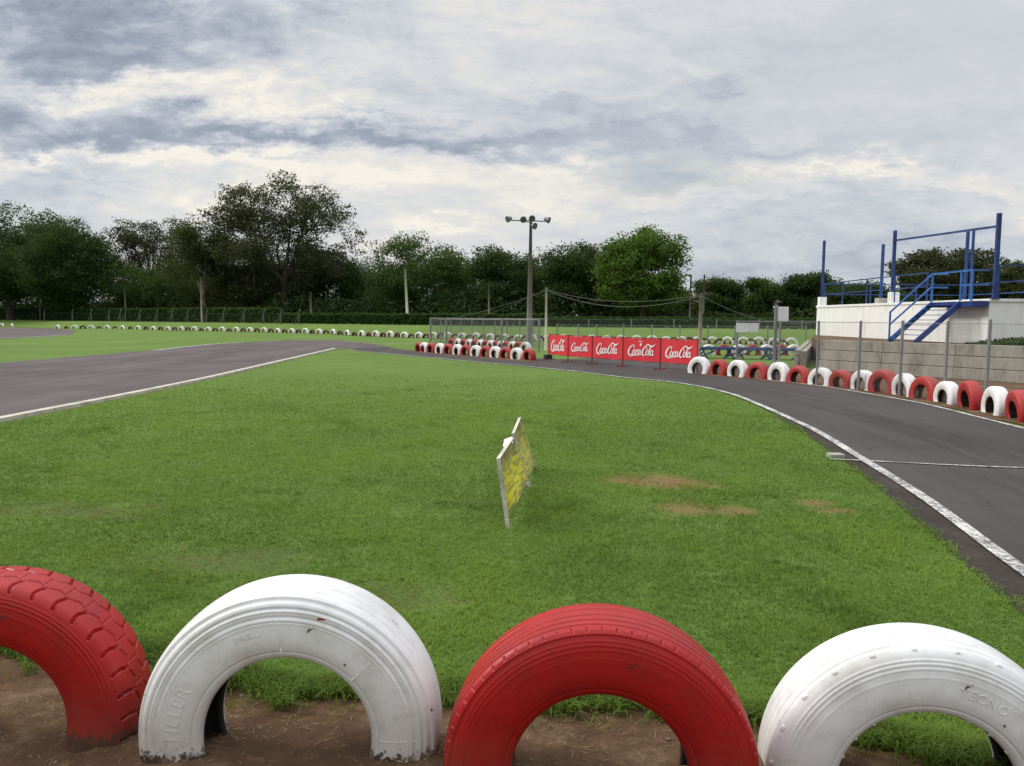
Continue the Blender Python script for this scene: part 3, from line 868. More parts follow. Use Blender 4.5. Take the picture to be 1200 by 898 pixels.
# row behind the blue benches
for i, px in enumerate([830, 848, 866, 882, 898, 914, 930]):
    wh = i % 2 == 0; p = G(px, 416.5)
    lab = (['leftmost', 'second', 'third', 'rightmost'][i // 2] + ' white tyre' if wh else ['left', 'middle', 'right'][i // 2] + ' dull red tyre') + ' in the short row behind the blue benches'
    put('white_tyre' if wh else 'red_tyre', CW if wh else CR, (p.x, p.y, .16), random.uniform(-.1, .1), lab, 'tyre', 'tyres behind the blue benches')

# the long far row
FW = tyre_mesh('white_tyre', .42, .265, .2, 32, '', [m_white_far, m_dusty]); FR = tyre_mesh('red_tyre', .40, .25, .2, 32, '', [m_red_dull, m_dusty])
fpx = [2.5, 14, 68, 87.5, 106.7, 125.8, 143.7, 162, 180, 197, 212.5, 228, 244, 260.5, 277, 293, 309.5, 325.5, 342, 358, 374, 390.5, 407, 424, 440.5, 457.5, 474, 491, 508, 525.5, 541.7, 558, 574.7, 591.7, 608, 624,
       642, 660, 677, 693, 711, 728, 746, 764, 780.6, 798.6, 817, 834.4, 852.5, 871, 889, 907, 927]
fy = np.interp(fpx, [0, 68, 125.8, 180, 244, 309.5, 358, 391, 424, 474, 525, 591, 624, 834, 927], [383, 385.4, 385.8, 387, 388.3, 389.5, 391, 392, 394, 395.8, 397.2, 399, 400, 403, 404.6])
fpos = [G(a_, b_) for a_, b_ in zip(fpx, fy)]
for i, p in enumerate(fpos):
    q1 = fpos[max(i - 1, 0)]; q2 = fpos[min(i + 1, len(fpos) - 1)]; ang = math.atan2(q2.y - q1.y, q2.x - q1.x)
    put('white_tyre', FW, (p.x, p.y, .07 + random.uniform(-.04, .03)), ang + random.uniform(-.1, .1), 'white tyre in the long far row below the hedge', 'tyre', 'white tyres in the long far row')
    if i + 1 < len(fpos) and i > 1:
        q = (p + fpos[i + 1]) / 2
        put('red_tyre', FR, (q.x, q.y, random.uniform(-.06, .05)), ang + random.uniform(-.15, .15), 'dull red tyre between white ones in the long far row', 'tyre', 'dull red tyres in the long far row')
ln, _ = strip('soil_strip', [(p.x, p.y + .5) for p in fpos], 1.6, .014, m_soil_red, 160, wob=.5); tag(ln, 'reddish soil under the long far tyre row', 'soil', kind='structure')

# ------------------------------------------------------------------ leaning boards on the lawn
def boardmat(name, seed, yellow):
    m, t, b = newmat(name, (.3, .26, .12), .75, .3)
    tc = t.new('ShaderNodeTexCoord').outputs['UV']
    sp = t.new('ShaderNodeSeparateXYZ'); t.link(tc, sp.inputs[0])
    mp = t.new('ShaderNodeMapping'); mp.inputs['Scale'].default_value = (3, 6, 1); mp.inputs['Location'].default_value = (seed, seed * 2, 0); t.link(tc, mp.inputs[0])
    n1 = t.noise(mp.outputs[0], 1.4, 4, .6); n2 = t.noise(mp.outputs[0], 9, 5, .7)
    v = t.math('ADD', sp.outputs[1], t.math('MULTIPLY', t.math('SUBTRACT', n1, .5), .9))
    c = t.ramp(v, [(.05, (.30, .29, .10)), (.12, yellow), (.62, tuple(x * .85 for x in yellow)), (.78, (.29, .29, .06)), (.92, (.26, .20, .07)), (.97, (.22, .09, .05))])
    m3 = t.new('ShaderNodeMapping'); m3.inputs['Scale'].default_value = (2.2, 7.5, 1); m3.inputs['Location'].default_value = (seed * 3, seed, 0); t.link(tc, m3.inputs[0])
    n3 = t.noise(m3.outputs[0], 2.0, 3, .5, .6)
    c = t.mix(t.math('MULTIPLY', t.step(n3, .49, .55), .6), c, (.13, .14, .035))
    c = t.mix(t.math('MULTIPLY', t.step(n2, .55, .66), .55), c, (.30, .29, .15))
    c = t.mix(t.math('MULTIPLY', t.step(t.noise(mp.outputs[0], 3.5, 4, .6), .63, .69), .5), c, (.18, .10, .05))
    t.link(c, b.inputs['Base Color'])
    return m


m_boardedge = simple('board edge white', (.52, .49, .43), .8, .3, 6, dark=(.26, .22, .16))


def board(name, bn, bf, tn, tf, mat, label, flap):
    """bn,bf: lower near/far corners; tn,tf: upper ones; the printed face looks to +x"""
    bn, bf, tn, tf = map(Vector, (bn, bf, tn, tf)); c0 = (bn + bf) / 2; c0.z = 0
    root = empty(name, c0, 0, label, 'sign board', 'weathered sign boards on the lawn')
    n = (bf - bn).cross(tn - bn).normalized()
    if n.x < 0: n = -n
    th = n * .006
    me = bpy.data.meshes.new('panel'); g = 8; V = []; Fc = []; uvs = []
    for s_ in (1, -1):
        for kv in range(g + 1):
            for ku in range(g + 1):
                u_, v_ = ku / g, kv / g
                p = bn.lerp(bf, u_).lerp(tn.lerp(tf, u_), v_) - c0 + th * s_ + n * .012 * math.sin(u_ * 5 + v_ * 3)
                V.append(p); uvs.append((u_, v_))
    N_ = (g + 1) ** 2
    for kv in range(g):
        for ku in range(g):
            a_ = kv * (g + 1) + ku; qd = (a_, a_ + 1, a_ + g + 2, a_ + g + 1)
            Fc += [qd, tuple(N_ + k_ for k_ in reversed(qd))]
    rim = [k_ for k_ in range(g)] + [g + k_ * (g + 1) for k_ in range(g)] + [N_ - 1 - k_ for k_ in range(g)] + [g * (g + 1) - k_ * (g + 1) for k_ in range(g)]
    for a_, b_ in zip(rim, rim[1:] + rim[:1]): Fc.append((a_, N_ + a_, N_ + b_, b_))
    me.from_pydata(V, [], Fc)
    uv = me.uv_layers.new(name='UVMap')
    for lp in me.loops: uv.data[lp.index].uv = uvs[lp.vertex_index]
    me.materials.append(mat); me.materials.append(m_boardedge)
    for pg in me.polygons:
        if pg.index >= 2 * g * g or pg.index % 2: pg.material_index = 1
    po = bpy.data.objects.new('panel', me); COL.objects.link(po); po.parent = root
    fr = MB()
    for a_, b_, w_ in ((bn, tn, .014), (tn, tf, .004), (bf, tf, .004)): fr.bar(a_ - c0, b_ - c0, w_, .03, up=n)
    fr.build('frame', m_boardedge, root)
    for a_, b_ in ((bn, tn), (bf, tf)):
        lg = MB(); d = (a_ - b_).normalized(); lg.bar(a_ - c0 + d * .01, a_ - c0 + d * (max(a_.z, .02) / max(-d.z, .3) + .03), .03, .03); lg.build('leg', m_boardedge, root)
    if flap:
        fl = MB(); k = tf - c0
        fl.add([k + Vector((-.005, -.02, .012)), k + Vector((.01, -.30, -.0)), k + Vector((-.085, -.22, -.05)), k + Vector((-.075, -.05, -.01)),
                k + Vector((-.005, -.02, .016)), k + Vector((.01, -.30, .004)), k + Vector((-.085, -.22, -.046)), k + Vector((-.075, -.05, -.006))],
               [(0, 1, 2, 3), (7, 6, 5, 4), (0, 4, 5, 1), (1, 5, 6, 2), (2, 6, 7, 3), (3, 7, 4, 0)])
        fl.build('torn_flap', m_signplate, root)
    return root


board('sign_board', (-.035, 5.66, .09), (.155, 7.12, .05), (-.10, 5.66, .545), (.005, 7.12, .47), boardmat('faded yellow poster', 1.3, (.66, .60, .04)),
      'weathered yellow leaning board with torn white flap, nearer of the two on the lawn', True)
board('sign_board', (.13, 7.22, .06), (.25, 8.05, .0), (.015, 7.22, .50), (.085, 8.05, .545), boardmat('faded brown poster', 4.1, (.52, .49, .09)),
      'weathered brown-topped leaning board behind the yellow one on the lawn', False)

# ------------------------------------------------------------------ red advertising banners
def stroke(pts, widths, n=26):
    """tapered pen stroke -> list of quads in 2D (smooth through pts)"""
    P = np.array(pts, float); m = len(P); out = []; w_ = []
    for i in range(m - 1):
        p0, p1, p2, p3 = P[max(i - 1, 0)], P[i], P[i + 1], P[min(i + 2, m - 1)]
        for u in np.linspace(0, 1, 8, endpoint=(i == m - 2)):
            out.append(.5 * ((2 * p1) + (-p0 + p2) * u + (2 * p0 - 5 * p1 + 4 * p2 - p3) * u * u + (-p0 + 3 * p1 - 3 * p2 + p3) * u ** 3)); w_.append(widths[i] * (1 - u) + widths[min(i + 1, m - 1)] * u)
    return np.array(out), np.array(w_)


def cc_logo():
    S_ = []
    def o(x): S_.append(([(x + .95, 1.55), (x + .45, 1.75), (x + .05, .95), (x + .35, .12), (x + .85, .45), (x + 1.0, 1.2), (x + .75, 1.7)], [.2, .3, .42, .3, .26, .3, .16]))
    def cl(x): S_.append(([(x + .95, 1.35), (x + .7, 1.75), (x + .2, 1.35), (x + .1, .5), (x + .5, .08), (x + 1.1, .5)], [.34, .22, .4, .42, .28, .12]))
    def a_(x):
        o(x); S_.append(([(x + 1.05, 1.7), (x + .95, .8), (x + 1.15, .1), (x + 1.6, .5)], [.34, .4, .3, .12]))
    # first capital
    S_.append(([(2.15, 2.35), (2.3, 3.05), (1.65, 3.3), (.7, 2.6), (.1, 1.3), (.35, .15), (1.2, .05), (2.0, .7)], [.34, .28, .24, .5, .66, .5, .3, .14]))
    S_.append(([(.35, .1), (1.1, -.45), (2.2, -.25), (3.4, -.05), (4.6, -.2)], [.1, .26, .34, .22, .05]))
    o(1.9); cl(3.1); a_(4.15)
    S_.append(([(5.5, 1.0), (6.1, 1.08)], [.22, .22]))
    # second capital with its long ribbon
    S_.append(([(7.5, 2.0), (7.7, 2.7), (7.2, 3.0), (6.5, 2.3), (6.1, 1.2), (6.3, .15), (7.0, .05), (7.7, .7)], [.3, .24, .22, .46, .6, .46, .28, .14]))
    S_.append(([(7.0, 2.95), (7.8, 3.6), (8.7, 3.35), (9.6, 3.0), (10.4, 3.3), (10.9, 3.85)], [.18, .36, .44, .5, .34, .08]))
    o(7.6)
    S_.append(([(8.75, .6), (9.35, 2.2), (9.3, 3.0), (8.95, 2.4), (8.9, .8), (9.15, .08), (9.55, .5)], [.12, .16, .16, .3, .4, .3, .12]))
    a_(9.4)
    mb = MB()
    for li, (pts, ws) in enumerate(S_):
        C, W_ = stroke([(x + y * .16, y) for x, y in pts], ws)
        T = np.gradient(C, axis=0); T /= np.linalg.norm(T, axis=1)[:, None] + 1e-9; N = np.stack([-T[:, 1], T[:, 0]], 1)
        A, B = C + N * W_[:, None] / 2, C - N * W_[:, None] / 2
        k = 1 / 11.2; zz = .0008 * li / 10
        vs = []
        for p, q_ in zip(A, B): vs += [(p[0] * k - .5, -zz, p[1] * k - .14), (q_[0] * k - .5, -zz, q_[1] * k - .14)]
        mb.add(vs, [(2 * i, 2 * i + 1, 2 * i + 3, 2 * i + 2) for i in range(len(A) - 1)])
    me = bpy.data.meshes.new('logo'); me.from_pydata(mb.v, [], mb.f); me.materials.append(m_bannerlogo)
    return me


LOGO = cc_logo()
posts = [G(643, 421.5), G(665.5, 424.7), G(693.7, 427), G(729.5, 430), G(773.5, 433), G(817, 436.5)]
p0, p5 = posts[0], posts[5]
banner_ord = ['farthest and smallest-looking', 'second', 'middle', 'fourth', 'nearest']
pxL = [642.7, 666, 694.7, 730, 775]; pxR = [664.7, 693, 728.5, 772.7, 816.5]
for i in range(5):
    A, B = posts[i], posts[i + 1]
    d = (B - A); L = d.length; ang = math.atan2(d.y, d.x); c = (A + B) / 2
    pos = ['first', 'second', 'middle', 'fourth', 'fifth'][i]
    lab = ['leftmost red soft drink banner with a dark block at its foot', 'red soft drink banner second from the left in the line', 'red soft drink banner in the middle of the five',
           'red soft drink banner with a small white mark above its lettering', 'rightmost red soft drink banner ending behind the white tyre'][i]
    root = empty('banner', (A.x, A.y, 0), ang, lab, 'banner', 'red advertising banners beside the track')
    h0, h1 = .235, .975
    me = MB(); nx_, nz_ = 16, 8
    vs = []
    for s_ in (0, 1):
        for kz in range(nz_ + 1):
            for kx in range(nx_ + 1):
                u_, v_ = kx / nx_, kz / nz_
                wob = (.011 * math.sin(u_ * 9 + i * 2 + v_ * 3) + .004 * math.sin(u_ * 23 + i - v_ * 5)) * math.sin(PI * u_)
                vs.append((.03 + (L - .06) * u_, wob + s_ * .006, h0 + (h1 - h0) * v_ - (.012 + .006 * (i % 3)) * math.sin(u_ * PI)))
    n1 = (nx_ + 1) * (nz_ + 1); fs = []
    for kz in range(nz_):
        for kx in range(nx_):
            a_ = kz * (nx_ + 1) + kx
            fs += [(a_, a_ + 1, a_ + nx_ + 2, a_ + nx_ + 1), (n1 + a_, n1 + a_ + nx_ + 1, n1 + a_ + nx_ + 2, n1 + a_ + 1)]
    me.add(vs, fs); pn = me.build('panel', m_banner, root, smooth=True)
    lg = bpy.data.objects.new('logo', LOGO); COL.objects.link(lg); lg.parent = root; lg.location = (L / 2, -.017, (h0 + h1) / 2 - .03)
    sc = .70 * L; lg.scale = (sc, 1, sc * 1.0)
    fr = MB(); fr.bar((0, 0.004, h1 + .012), (L, 0.004, h1 + .012), .022); fr.bar((0, .004, h0 - .005), (L, .004, h0 - .005), .018); fr.build('rail', m_darkred, root)
    f2 = MB(); f2.bar((0, 0, 0), (0, 0, h1 + .03), .03); f2.build('post', m_darkred, root)
    f3 = MB(); f3.bar((-.02, -.28, .018), (-.02, .28, .018), .03, .025); f3.bar((-.2, 0, .02), (.2, 0, .02), .03, .022); f3.build('foot', m_darkred, root)
    if i == 4:
        f2 = MB(); f2.bar((L, 0, 0), (L, 0, h1 + .03), .03); f2.build('post', m_darkred, root)
    if i == 3:
        mk = MB(); mk.add([(L / 2 - .10, -.018, .86), (L / 2 + .06, -.018, .865), (L / 2 + .05, -.018, .885), (L / 2 - .1, -.018, .88)], [(0, 1, 2, 3)])
        mk.add([(L / 2 - .05, -.018, .72), (L / 2 + .02, -.018, .72), (L / 2 + .03, -.018, .80), (L / 2 - .03, -.018, .82)], [(0, 1, 2, 3)]); mk.build('mark', m_bannerlogo, root)
    if i == 0:
        bk = MB(); bk.box(-.22, .06, -.14, .14, .0, .19); bk.build('counterweight', m_rubber, root, bevel=.02)

# ------------------------------------------------------------------ fences
def chain(mb, p, q, h, sp=.11, r=.0028, z0=.03, zb=None):
    p = Vector(p); q = Vector(q); L = (q - p).length; d = (q - p) / L
    n = Vector((-d.y, d.x, 0))
    k = -h
    while k < L:
        for sgn in (0, 1):
            s0, s1 = k, k + h
            za, zb_ = (z0, z0 + h) if sgn == 0 else (z0 + h, z0)
            if s0 < 0: za += (zb_ - za) * (-s0 / h); s0 = 0
            if s1 > L: zb_ -= (zb_ - za) * ((s1 - L) / (s1 - s0)) if s1 > s0 else 0; s1 = L
            if s1 - s0 < .01: continue
            A = p + d * s0 + Vector((0, 0, za)); B = p + d * s1 + Vector((0, 0, zb_))
            e_ = (B - A).normalized(); t_ = e_.cross(n).normalized() * r; off = n * (r if sgn else -r)
            mb.add([A - t_ + off, A + t_ + off, B + t_ + off, B - t_ + off], [(0, 1, 2, 3)])
        k += sp
    return mb


def fence(name, pts, h, label, cat, sp=.12, r=.0026, pr=.03, pm=None, wm=None, rail=True, hs=None, top=False):
    pts = [Vector((p[0], p[1], p[2] if len(p) > 2 else 0)) for p in pts]
    o0 = pts[0].copy(); root = empty(name, o0, 0, label, cat)
    hs = hs or [h] * len(pts)
    for p, hh in zip(pts, hs):
        m_ = MB(); m_.tube([p - o0 + Vector((0, 0, -.1)), p - o0 + Vector((0, 0, hh))], pr, 8); m_.build('post', pm or m_galv, root, smooth=False)
    mb = MB()
    for a_, b_ in zip(pts[:-1], pts[1:]): chain(mb, a_ - o0, b_ - o0, h - .08, sp, r)
    mb.build('wire_mesh', wm or m_wire, root)
    if rail:
        tr_ = MB(); tr_.tube([p - o0 + Vector((0, 0, h - .05)) for p in pts], .007 if not top else .013, 5); tr_.build('rail', pm or m_galv, root)
    return root


# right-hand fence, just beyond the tyres
def rf(px): k = (px - 600) / 890; yy = 12.70 / (k + .2827); return (k * yy, yy)


rp = [rf(p) for p in (1226, 1158, 1109, 1056, 1007, 958, 913, 863)]
fr_root = fence('wire_fence', rp, 1.6, 'tall wire fence with grey posts behind the right-hand tyre row', 'fence', .075, .0011, .032, hs=[1.6, 1.63, 1.6, 1.6, 1.59, 1.58, 1.57, 1.57])
# sign plates
sx, sy = rf(874)
s_ = MB(); s_.obox((0, 0, 0), (.30, -.05, 0), (.002, .012, 0), (0, 0, .13)); o = s_.build('sign_plate', m_signplate, None, (sx, sy - .05, ZA(874, 384, sy)))
tag(o, 'blank pale plate fixed on the wire fence beside the blue benches', 'sign')
sx, sy = rf(906)
root = empty('post_sign', (sx, sy - .1, 0), 0, 'white box sign on a grey post above the wire fence', 'sign')
m_ = MB(); m_.bar((0, 0, -.1), (0, 0, 1.95), .07); m_.build('post', m_galv, root)
m_ = MB(); m_.box(.04, .32, -.05, .05, 1.56, 1.94); m_.build('panel', m_signplate, root, bevel=.01)
# tall enclosure fence behind the centre tyres
def along(a_, b_, n): a_ = Vector(a_); b_ = Vector(b_); return [a_.lerp(b_, i / (n - 1)) for i in range(n)]
fb = along((XA(505, 50), 50, 0), (XA(641, 41), 41, 0), 11)
fence('wire_fence', fb, 1.62, 'grey wire fence standing behind the centre tyre block', 'fence', .12, .005, .03, m_galv, m_darkwire, top=True)
fa = [Vector((XA(505, 50), 49.6, 0)), Vector((XA(523, 40), 40, 0)), Vector((XA(588, 37), 37, 0)), Vector((XA(632, 35.5), 35.5, 0))]
fence('wire_fence', fa, 1.58, 'nearer grey wire fence directly over the centre tyres', 'fence', .12, .0035, .05, m_galv, m_darkwire, top=True)
fc = [Vector((XA(px, yy), yy, 0)) for px, yy in ((653, 43), (678, 42.5), (699.6, 42), (731, 41.5), (764, 41), (797, 40.5), (830, 40), (862, 39.6), (900, 39.2), (945, 38.8))]
fence('wire_fence', fc, 1.3, 'low wire fence running behind the red banners', 'fence', .16, .003, .04)
fd = [Vector((XA(px, yy), yy, .6)) for px, yy in ((640, 66), (690, 65), (740, 64), (790, 63), (840, 62), (890, 61), (940, 60), (1000, 59))]
fence('wire_fence', fd, 1.0, 'dim wire fence in front of the far right hedge', 'fence', .2, .004, .04)
# far left: green mesh panels and concrete posts with bent tops
hx = lambda px, yy: (XA(px, yy), yy, float(gz(XA(px, yy), yy)))
fence('mesh_fence', [hx(-60, 128), hx(-20, 126), hx(18, 124), hx(43, 122)], 1.55, 'green mesh fence panels by the paved yard at far left', 'fence', .35, .012, .06, m_greenmesh, m_greenmesh, top=True)
fpts = [(52, 112), (85, 109), (107, 107), (128, 105.5), (141, 104.5), (147, 104), (164, 103), (184, 101), (202, 99), (220, 97), (242, 95), (262, 93), (286, 91), (309, 89), (329, 87.5), (350, 86)]
o0 = Vector(hx(*fpts[0])); root = empty('concrete_post_fence', o0, 0, 'wire fence on pale concrete posts with bent braced tops before the left hedge', 'fence')
P3 = [Vector(hx(*p)) for p in fpts]
for i, p in enumerate(P3):
    m_ = MB(); q_ = p - o0; rr = .06
    m_.bar(q_ + Vector((0, 0, -.2)), q_ + Vector((0, 0, 1.2)), .13); m_.bar(q_ + Vector((0, 0, 1.17)), q_ + Vector((.28, -.25, 1.65)), .11)
    if i > 1: m_.bar(q_ + Vector((-.55, 0, -.1)), q_ + Vector((.02, -.01, 1.1)), .09)
    m_.build('post', m_postgrey, root)
mb = MB()
for a_, b_ in zip(P3[:-1], P3[1:]):
    for hh in (.15, .45, .75, 1.05, 1.15): mb.bar(a_ - o0 + Vector((0, 0, hh)), b_ - o0 + Vector((0, 0, hh)), .008)
mb.build('wire', m_darkwire, root)

# ------------------------------------------------------------------ poles and wires
def lightmast():
    Yp = 46.; xp = XA(620, Yp); h = ZA(623, 256, Yp)
    root = empty('floodlight_mast', (xp, Yp, 0), 0, 'tall tapered floodlight mast with a cross arm of lamps above the trees', 'light mast')
    m_ = MB(); m_.tube([(0, 0, -.3), (.03, 0, 2.5), (.06, 0, h)], [.19, .155, .075], 12); m_.build('pole', m_darkpole, root, smooth=True)
    a_ = MB(); a_.bar((-1.2, .0, h - .12), (.95, -.05, h - .18), .06); a_.bar((.06, 0, h - .25), (-.75, 0, h - .14), .04); a_.bar((.05, -.5, h - .25), (.06, .5, h - .2), .05); a_.build('cross_arm', m_lamp, root)
    for (lx, ly, lz, dx, dy) in ((-1.25, 0, .02, -.8, -.5), (-.45, -.05, 0, .2, -.9), (.08, 0, .08, .1, -.8), (.16, -.4, -.42, .7, -.7), (.98, -.05, -.02, .9, -.4)):
        hd = MB(); d = Vector((dx, dy, -.35)).normalized(); c_ = Vector((lx + .03, ly, h + lz - .05))
        hd.tube([c_ - d * .16, c_ - d * .06, c_ + d * .10, c_ + d * .17], [.07, .13, .19, .20], 12)
        l_ = hd.build('lamp_head', m_lamp, root, smooth=True)
        fc_ = MB(); fc_.tube([c_ + d * .171, c_ + d * .18], [.185, .17], 12); fc_.build('lens', m_lens, l_)


lightmast()


def pole(name, px, Yp, py_top, r0, r1, mat, label, lean=0, cross=None, cat='pole', extra=None):
    xp = XA(px, Yp); h = ZA(px, py_top, Yp); z0 = float(gz(xp, Yp)) - .2
    root = empty(name, (xp, Yp, z0), 0, label, cat); h -= z0
    m_ = MB(); m_.tube([(0, 0, 0), (lean * .5, 0, h * .5), (lean, 0, h)], [r0, (r0 + r1) / 2, r1], 10); m_.build('shaft', mat, root, smooth=True)
    if cross:
        for zc, wc in cross:
            a_ = MB(); a_.bar((lean - wc, 0, h - zc), (lean + wc, 0, h - zc), .1); a_.build('crossarm', mat, root)
            for sx_ in (-.85, -.3, .3, .85):
                ii = MB(); ii.tube([(lean + wc * sx_, 0, h - zc + .05), (lean + wc * sx_, 0, h - zc + .25)], .04, 6); ii.build('insulator', m_lamp, root)
    if extra: extra(root, h, lean)
    return root, Vector((xp + lean, Yp, h + z0))


def capband(root, h, lean):
    c_ = MB(); c_.tube([(lean, 0, h - .16), (lean, 0, h - .1)], .075, 10); c_.build('cable_clamp', m_lamp, root)


_, T1 = pole('wooden_pole', 640, 38, 337,   .065, .052, m_woodlight, 'pale wooden pole at the left end of the red banners', 0, extra=capband)
_, T2 = pole('wooden_pole', 820.5, 31, 344, .082, .07, m_wood, 'short stout wooden pole at the right end of the red banners', 0.02, extra=capband)
pole('utility_pole', 824, 92, 322, .14, .10, m_darkpole, 'thin far utility pole with crossarms behind the stout wooden pole', 0, [(.9, .9), (2.3, 1.1)])
pole('utility_pole', 807.5, 84, 322, .12, .09, m_darkpole, 'plain slender dark pole left of the utility pole with crossarms', .1)
pole('concrete_pole', 478, 90, 315, .16, .12, m_woodlight, 'pale concrete pole standing alone before the rounded tree', -.3)
pole('utility_pole', 573, 88, 331, .13, .10, m_darkpole, 'dim grey pole in front of the dark trees left of the floodlight mast', 0)
pole('utility_pole', 364.5, 96, 342, .14, .11, m_darkpole, 'short dark pole below the tall bare-topped tree', 0)
pole('utility_pole', 236.5, 98, 325, .11, .09, m_wood, 'thin brown pole beside the pale tree trunk at left', 0)
pole('utility_pole', 147.5, 110, 336, .13, .1, m_darkpole, 'short dark pole under the sparse tree at left', 0)


def streethead(root, h, lean):
    c_ = MB(); c_.bar((lean - .9, 0, h - .1), (lean + .9, 0, h - .1), .08); c_.build('arm', m_lamp, root)
    for sx_ in (-.85, .1, .85):
        l_ = MB(); l_.tube([(lean + sx_, 0, h - .35), (lean + sx_, 0, h), (lean + sx_, 0, h + .12)], [.26, .22, .08], 8); l_.build('lamp_head', m_lampwhite, root, smooth=True)


pole('street_lamp', 47.5, 122, 298, .13, .09, m_darkpole, 'dark lamp post with pale lamp heads among the far left trees', -.3, extra=streethead, cat='lamp post')
# little white shelter roof seen under the left trees
rx_, ry_ = XA(89, 128), 128
sh = empty('shelter', (rx_, ry_, .8), 0, 'small white roofed shelter under the far left trees', 'shelter')
m_ = MB(); m_.add([(-1.2, -.9, 1.75), (1.2, -.9, 1.65), (1.1, .9, 2.1), (-1.0, .9, 2.15), (-1.2, -.9, 1.68), (1.2, -.9, 1.58), (1.1, .9, 2.03), (-1.0, .9, 2.08)],
                  [(0, 1, 2, 3), (7, 6, 5, 4), (0, 4, 5, 1), (1, 5, 6, 2), (2, 6, 7, 3), (3, 7, 4, 0)]); m_.build('roof', m_signplate, sh)
for sx_, sy_ in ((-1, -.8), (1, -.8), (-.9, .8), (1, .8)):
    m_ = MB(); m_.bar((sx_, sy_, -.2), (sx_, sy_, 1.7 if sy_ < 0 else 2.05), .08); m_.build('post', m_darkpole, sh)


def wire(p, q, sag, r, label, grp=None, n=24):
    p = Vector(p); q = Vector(q); pts = []
    for i in range(n + 1):
        u_ = i / n; v = p.lerp(q, u_); v.z -= sag * 4 * u_ * (1 - u_); pts.append(v)
    m_ = MB(); m_.tube([v - p for v in pts], r, 5); tag(m_.build('overhead_cable', m_cable, None, p), label, 'cable', grp)


T1c = T1 - Vector((0, 0, .13)); T2c = T2 - Vector((0, 0, .1))
wire(T1c, T2c, .62, .012, 'lower sagging cable from the pale pole to the stout pole')
wire(T1c + Vector((0, .03, .03)), T2c + Vector((0, .03, .04)), .42, .010, 'upper sagging cable from the pale pole to the stout pole')
L_end = Vector((XA(508, 48), 48, ZA(508, 376, 48)))
wire(T1c, L_end, .22, .012, 'lower cable dropping left from the pale pole to the centre fence')
wire(T1c + Vector((0, 0, .03)), Vector((XA(560, 44), 44, ZA(560, 373, 44))), .05, .010, 'upper short cable dropping left from the pale pole')
wire(T2c, Vector((XA(949, 36), 36, ZA(949, 379, 36))), .38, .015, 'thick pale cable sagging from the stout pole to the white platform')

# ------------------------------------------------------------------ blue benches
def bench(x, y, L, label):
    root = empty('bench', (x, y, 0), 0, label, 'bench', 'blue steel benches beyond the track')
    for yy, zz in ((0, .40), (.24, .42), (.55, .44)):
        m_ = MB(); m_.box(-L / 2, L / 2, yy - .10, yy + .10, zz - .03, zz + .03); m_.build('seat_plank', m_blue, root)
    for sx_ in (-.36, .36):
        lx = sx_ * L
        m_ = MB(); m_.bar((lx, -.02, .36), (lx - .32, -.04, -.05), .05); m_.bar((lx, .5, .4), (lx + .3, .5, -.05), .05); m_.build('leg', m_blue_dark, root)
        m_ = MB(); m_.bar((lx - .32, -.035, .02), (lx + .45, -.03, .34), .045); m_.build('brace', m_blue, root)


bench(XA(842, 31), 31, 1.5, 'blue steel bench at the left, nearest the stout pole')
bench(XA(885, 30.6), 30.6, 1.5, 'blue steel bench in the middle of the three')
bench(XA(924, 30.2), 30.2, 1.3, 'blue steel bench at the right end against the concrete wall')

# ------------------------------------------------------------------ concrete terrace and white platform
def blockwall(name, path, h, label):
    root = empty(name, (path[0][0], path[0][1], 0), 0, label, 'retaining wall'); o0 = Vector((path[0][0], path[0][1], 0))
    mb = MB(); nC = 3; ch = h / nC
    for (ax_, ay_), (bx_, by_) in zip(path[:-1], path[1:]):
        a_ = Vector((ax_, ay_, 0)); b_ = Vector((bx_, by_, 0)); d = (b_ - a_); L = d.length; d /= L; n = Vector((d.y, -d.x, 0))
        npan = max(1, round(L / 2.3))
        for kz in range(nC):
            for kp in range(npan):
                s0 = kp / npan * L + .003; s1 = (kp + 1) / npan * L - .003
                jit = random.uniform(-.008, .008) - kz * .035
                c_ = a_ + d * (s0 + s1) / 2 + n * jit * .7 + Vector((0, 0, kz * ch + ch / 2)) - o0
                mb.obox(c_, d * (s1 - s0) / 2, n * .09, Vector((0, 0, ch / 2 - .008)))
    mb.build('wall_face', m_conc, root, bevel=.012)
    cp = MB()
    for (ax_, ay_), (bx_, by_) in zip(path[:-1], path[1:]):
        a_ = Vector((ax_, ay_, 0)); b_ = Vector((bx_, by_, 0)); d = (b_ - a_).normalized(); n = Vector((d.y, -d.x, 0))
        cp.bar(a_ - o0 - n * .22 + Vector((0, 0, h / 2 - .02)), b_ - o0 - n * .22 + Vector((0, 0, h / 2 - .02)), .2, h - .06)
    cp.build('wall_core', m_conc, root)
    return root


def concmat():
    m, t, b = newmat('stained concrete', (.30, .27, .22), .9, .2)
    tc = t.new('ShaderNodeTexCoord').outputs['Object']
    mp = t.new('ShaderNodeMapping'); mp.inputs['Scale'].default_value = (1, 1, .3); t.link(tc, mp.inputs[0])
    n = t.noise(mp.outputs[0], 2.6, 7, .7); n2 = t.noise(tc, 16, 5, .7)
    c = t.ramp(n, [(.33, (.15, .138, .115)), (.48, (.28, .262, .225)), (.66, (.37, .35, .305))])
    c = t.mix(t.math('MULTIPLY', t.step(n2, .55, .7), .4), c, (.17, .15, .115))
    t.link(c, b.inputs['Base Color']); bump(t, b, n2, .4, .02)
    return m


